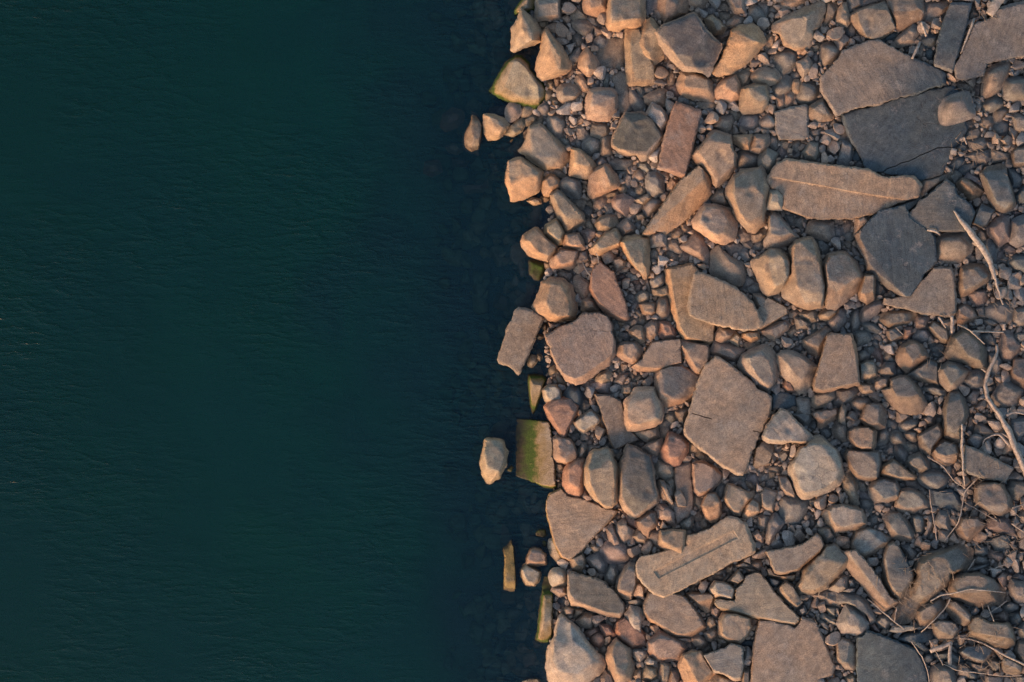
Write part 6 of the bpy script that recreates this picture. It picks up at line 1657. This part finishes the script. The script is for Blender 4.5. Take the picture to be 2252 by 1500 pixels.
# drowned rubble fading into the deep water
def drowned():
    rs = np.random.default_rng(23)
    parts = []
    for _ in range(800):
        py = rs.uniform(-80, 1580)
        dd = -abs(rs.normal(0, 110)) - 5
        px = float(np.interp(py, SY, SX)) + dd
        if dd < -230: continue
        r = rs.uniform(7, 30) if dd < -25 else rs.uniform(5, 13)
        gz = float(ground_z(px, py))
        c = np.array(TINT[rs.choice(list('rrbbdpu'))]) * rs.uniform(0.7, 1.35)
        fz = min(1.0, max(0.0, (-dd - 70) / 200.0))
        c = c * (1 - fz) + np.array([0.08, 0.16, 0.11]) * fz
        rz = r * rs.uniform(0.4, 0.7)
        z = min(gz + 0.05, -0.12 - rz / 100)
        parts.append(place(TB[rs.integers(len(TB))], px, py, z, r, r * rs.uniform(0.5, 1), rz, rs.uniform(0, 3.1), np.array([*c, 0.04])))
    return fastmerge(parts)
V4, F4, T4 = drowned()
o = mesh_obj("submerged_rubble", V4, F4, ROCK, T4)
set_tags(o, "dark drowned stones fading into the water along the shore", "underwater stones", None, "stuff")

# ------------------------------------------------------------------ driftwood, twigs and straw
def top_at(x, y, r=3):
    gx, gy = int((x - RX0) / RS), int((y - RY0) / RS)
    if gx < 0 or gy < 0 or gx >= RW or gy >= RH: gx, gy = min(max(gx, 0), RW - 1), min(max(gy, 0), RH - 1)
    s = TOP[max(gy - r, 0):gy + r + 1, max(gx - r, 0):gx + r + 1]
    return max(float(s.max()), float(ground_z(x, y)) + 0.05)

def stick_mesh(pts, wid, seed, seg=7, flat=1.0, drop=0.35):
    pts = np.array(pts, float)
    wid = np.interp(np.linspace(0, 1, len(pts)), np.linspace(0, 1, len(wid)), wid)
    # smooth the path
    t = np.concatenate([[0], np.cumsum(np.hypot(*np.diff(pts, axis=0).T))])
    n = max(6, int(t[-1] / 4))
    tt = np.linspace(0, t[-1], n)
    X, Y, Wd = np.interp(tt, t, pts[:, 0]), np.interp(tt, t, pts[:, 1]), np.interp(tt, t, wid)
    k = np.array([0.25, 0.5, 0.25])
    for _ in range(3):
        X[1:-1] = np.convolve(X, k, 'valid'); Y[1:-1] = np.convolve(Y, k, 'valid')
    X += fbm(tt / 14, tt * 0 + seed, seed, 2) * 1.6
    Y += fbm(tt / 14, tt * 0 + seed, seed + 5, 2) * 1.6
    zr = np.array([top_at(a, b) for a, b in zip(X, Y)])
    # a stiff stick rests on the high points: upper envelope by repeated bridging
    z = zr.copy()
    for _ in range(60):
        m_ = 0.5 * (np.roll(z, 1) + np.roll(z, -1)); m_[0], m_[-1] = z[0], z[-1]
        z = np.maximum(zr * 1.0, m_ - 0.0005)
    for _ in range(4):
        z[1:-1] = np.convolve(z, k, 'valid')
    z = z + Wd / 200.0 + 0.004
    P3 = np.stack([*world(X, Y, z), z], 1)
    D = np.gradient(P3, axis=0)
    D /= np.linalg.norm(D, axis=1)[:, None] + 1e-9
    S = np.cross(D, np.array([0, 0, 1.0])); S /= np.linalg.norm(S, axis=1)[:, None] + 1e-9
    U = np.cross(S, D)
    V, F = [], []
    for i in range(n):
        r = Wd[i] / 200.0 * (1 + 0.25 * float(fbm(np.array([tt[i] / 9]), np.array([seed * 1.0]), seed + 2, 2)[0]))
        for j in range(seg):
            a = 2 * math.pi * j / seg
            rr = r * (1 + 0.18 * math.sin(3 * a + seed))
            V.append(P3[i] + S[i] * math.cos(a) * rr + U[i] * math.sin(a) * rr * flat)
    for i in range(n - 1):
        for j in range(seg):
            a, b = i * seg + j, i * seg + (j + 1) % seg
            F.append((a, b, b + seg, a + seg))
    F.append(tuple(range(seg))[::-1])
    F.append(tuple((n - 1) * seg + j for j in range(seg)))
    return np.array(V), F

STICKS = [
 ("driftwood_branch", "long bent pale driftwood branch running down to the right edge", [(2192,758),(2193,772),(2186,792),(2172,818),(2166,844),(2170,872),(2184,892),(2202,920),(2218,948),(2228,974),(2242,1006),(2252,1030),(2264,1056)], [5,6,8,8,9,10,12,13,14,15], 1),
 ("driftwood_branch", "splintered grey driftwood stick with a forked thin tail over the speckled triangular slab", [(2097,464),(2112,484),(2132,508),(2152,534),(2166,554),(2178,580),(2184,598),(2190,618),(2196,640),(2206,670)], [4,10,14,15,14,11,6,5,4], 1),
 ("driftwood_branch", "straight knotty twig standing beside the tall speckled boulder", [(2116,932),(2115,980),(2118,1028),(2121,1068)], [4,5,4,3], 1),
 ("twig", "straight pale stick lying between the dark plank slab and the huge pinkish slab", [(2142,40),(2130,78),(2112,118)], [5,4,2], 1),
 ("driftwood_plank", "weathered grained driftwood piece at the top right corner", [(2208,-14),(2192,8),(2176,34)], [24,22,16], .5),
 ("twig", "thin twig crossing the big dark angular boulder", [(2106,714),(2132,726),(2152,744),(2166,756)], [3,3,2], 1),
 ("twig", "straight horizontal stick above the big dark angular boulder", [(2136,729),(2170,729),(2206,731)], [4,4,4], 1),
 ("twig", "long pale curved twig lying across the orange almond boulder", [(2046,1322),(2068,1309),(2092,1306),(2132,1296),(2164,1298),(2212,1304)], [3,3,2.5,2], 1),
 ("twig", "thin straight twig leading from the long split beam to a pale flat stone", [(1908,1316),(1952,1354),(1988,1384)], [2,3,2], 1),
 ("twig", "very thin dark upright twig beside the dark blue-grey low boulder", [(2044,1076),(2048,1116),(2054,1150),(2060,1188)], [2,2,2], 1),
 ("twig", "long thin curved twig running past the red rounded boulder", [(2146,1056),(2122,1080),(2118,1108),(2108,1150),(2076,1190)], [2.5,2.5,2], 1),
 ("twig", "curved twig rising from the flat pale stone to the almond boulder", [(2090,1316),(2080,1336),(2052,1366),(2026,1390)], [3,2.5,2], 1),
 ("twig", "thin twig slanting over a short upright wood stub near the bottom edge", [(2044,1408),(2062,1440),(2074,1464)], [2.5,2,2], 1),
 ("wood_stub", "short upright wood stub near the bottom edge", [(2090,1416),(2089,1440),(2088,1463)], [7,8,8], .8),
 ("bark_piece", "speckled strip of bark above the short wood stub", [(2046,1432),(2068,1424),(2094,1412)], [9,9,7], .5),
 ("twig", "long dry blade-like twig descending to the bottom right corner", [(2110,1404),(2140,1406),(2172,1420),(2232,1452),(2262,1466)], [2,3,4,4], .6),
 ("twig", "long thin pale twig curving along the bottom right edge", [(2074,1460),(2104,1474),(2152,1480),(2200,1486),(2248,1486)], [2,2,2], 1),
 ("twig", "dark curved twig along the right rim of the bottom right dark slab", [(2004,1410),(2016,1426),(2032,1452),(2042,1480),(2044,1510)], [2,2.5,2], 1),
 ("twig", "short bright curved twig on the bristly litter boulder", [(1972,1336),(1970,1350),(1967,1366)], [3,3,2], 1),
 ("twig", "tiny bright straight twig below the hollowed stone", [(1970,720),(1986,737)], [2,2], 1),
 ("root", "thin wavy pale root tip above the leaf-shaped reddish slab", [(1282,576),(1286,588),(1292,600),(1300,608)], [2.5,2.5,2], 1),
 ("root", "short pale forked root below the half-lit oblong boulder", [(1310,556),(1318,566),(1316,578)], [2,2,1.5], 1),
 ("twig", "short curved twig under the tip of the tan veined slab", [(2064,696),(2072,708),(2080,722)], [4,4,2], 1),
 ("wood_stub", "upright splintered wood piece under the tan veined slab's lower corner", [(2094,694),(2095,712),(2093,733)], [7,8,4], .8),
 ("twig", "short forked stick above the giant cracked slab's top right edge", [(2026,48),(2031,62),(2037,80)], [4,6,5], .8),
 ("twig", "splintered pale stick touching the giant cracked slab's upper edge", [(2024,92),(2015,110),(2005,128)], [6,6,5], .8),
 ("twig", "short thin straight twig below the mottled cobbles near the right edge", [(2144,1230),(2128,1254)], [2.5,2], 1),
 ("twig", "crossing thin twig, the one slanting up, right of the almond boulder's base", [(2214,1322),(2192,1338),(2170,1352)], [2,2.5,2], 1),
 ("twig", "crossing thin twig, the one slanting down, right of the almond boulder's base", [(2172,1332),(2180,1350),(2186,1366)], [2.5,2,2], 1),
 ("twig", "thin dry twig lying across reddish stones near the right edge", [(2224,1238),(2198,1247),(2172,1254)], [2,2,2], 1),
 ("twig", "thin branching root stretching toward the upright twig's lower end", [(2040,1004),(2060,1016),(2078,1030),(2098,1058),(2124,1074)], [2,2.5,2], 1),
 ("twig", "hooked thin twig beside the long bent driftwood branch", [(2162,980),(2164,966),(2180,958),(2198,954),(2222,980)], [2,2.5,5,7], .6),
 ("twig", "thin twig running over the pink octagon boulder's upper left", [(2120,1104),(2152,1122),(2192,1146)], [1.8,1.8], 1),
 ("twig", "thin grey twig end by the right edge beside the pink octagon boulder", [(2226,1118),(2244,1112),(2266,1107)], [3,2.5,2], 1),
 ("twig", "slanting dry twig at the right edge below the pink octagon boulder", [(2224,1152),(2240,1162),(2258,1174)], [2.5,2.5,2], 1),
 ("twig", "small bright wood chip stub under the flat angular boulder", [(2208,712),(2208,726)], [6,6], .8),
 ("twig", "curved pale twig under the dark triangular slab's lower edge", [(2040,506),(2056,506),(2068,518)], [4,6,3], .5),
 ("twig", "thin twig left under the pink edge boulder", [(2218,898),(2216,910),(2220,922)], [2.5,2,1.5], 1),
 ("twig", "bright curved stub at the giant slab's right tip", [(2120,302),(2126,318)], [4,3], 1),
 ("twig", "pale root curving over green stones at the right edge", [(2212,914),(2230,906),(2262,912)], [5,3,3], .7),
]
for i, (nm, lab, pts, wid, flat) in enumerate(STICKS):
    V, F = stick_mesh(pts, wid, 300 + i, 8, flat)
    o = mesh_obj(nm, V, F, WOOD)
    grp = "dry twigs and driftwood among the stones"
    set_tags(o, lab, {"root": "root", "wood_stub": "wood piece", "bark_piece": "bark", "driftwood_plank": "driftwood", "driftwood_branch": "driftwood"}.get(nm, "twig"), grp)
    if i == 0:
        V, F = stick_mesh([(2226, 968), (2214, 958), (2200, 953)], [5, 4, 3], 400, 6, .7)
        b = mesh_obj("side_shoot", V, F, WOOD); b.parent = o
        V, F = stick_mesh([(2172, 820), (2166, 815), (2158, 812)], [4, 3, 2], 401, 6, 1)
        b = mesh_obj("side_shoot", V, F, WOOD); b.parent = o

def straw():
    rs = np.random.default_rng(5)
    VV, FF, n = [], [], 0
    zones = [(2020, 1260, 45, 60, 46), (1990, 1330, 40, 40, 30), (2130, 1120, 70, 120, 60), (2150, 1400, 90, 80, 70), (2165, 20, 40, 20, 8),
             (2160, 330, 60, 40, 40), (2215, 1180, 30, 80, 45), (2130, 190, 40, 20, 25), (2215, 640, 30, 60, 30), (2050, 760, 60, 60, 15), (1800, 1330, 40, 30, 14)]
    for (cx, cy, sx, sy, k) in zones:
        for _ in range(k):
            x, y = rs.normal(cx, sx * 0.6), rs.normal(cy, sy * 0.6)
            if x > 2290: continue
            L = rs.uniform(6, 26)
            a = rs.uniform(0, math.pi)
            bnd = rs.normal(0, 0.25)
            p = [(x, y), (x + L / 2 * math.cos(a), y + L / 2 * math.sin(a)), (x + L / 2 * math.cos(a) + L / 2 * math.cos(a + bnd), y + L / 2 * math.sin(a) + L / 2 * math.sin(a + bnd))]
            V, F = stick_mesh(p, [rs.uniform(0.7, 1.5)], int(rs.integers(9999)), 3)
            VV.append(V); FF += [tuple(i + n for i in f) for f in F]; n += len(V)
    return np.concatenate(VV), FF
V, F = straw()
o = mesh_obj("dry_straw", V, F, STRAW)
set_tags(o, "dry straw and plant fibres scattered over the bank stones", "dry straw", None, "stuff")
print("stones", len(things), "small", len(smalls), "fill", len(parts))
if __import__('os').environ.get('SHOWLAB'):
    for d in things: print(len(d['label'].split()), d['label'])
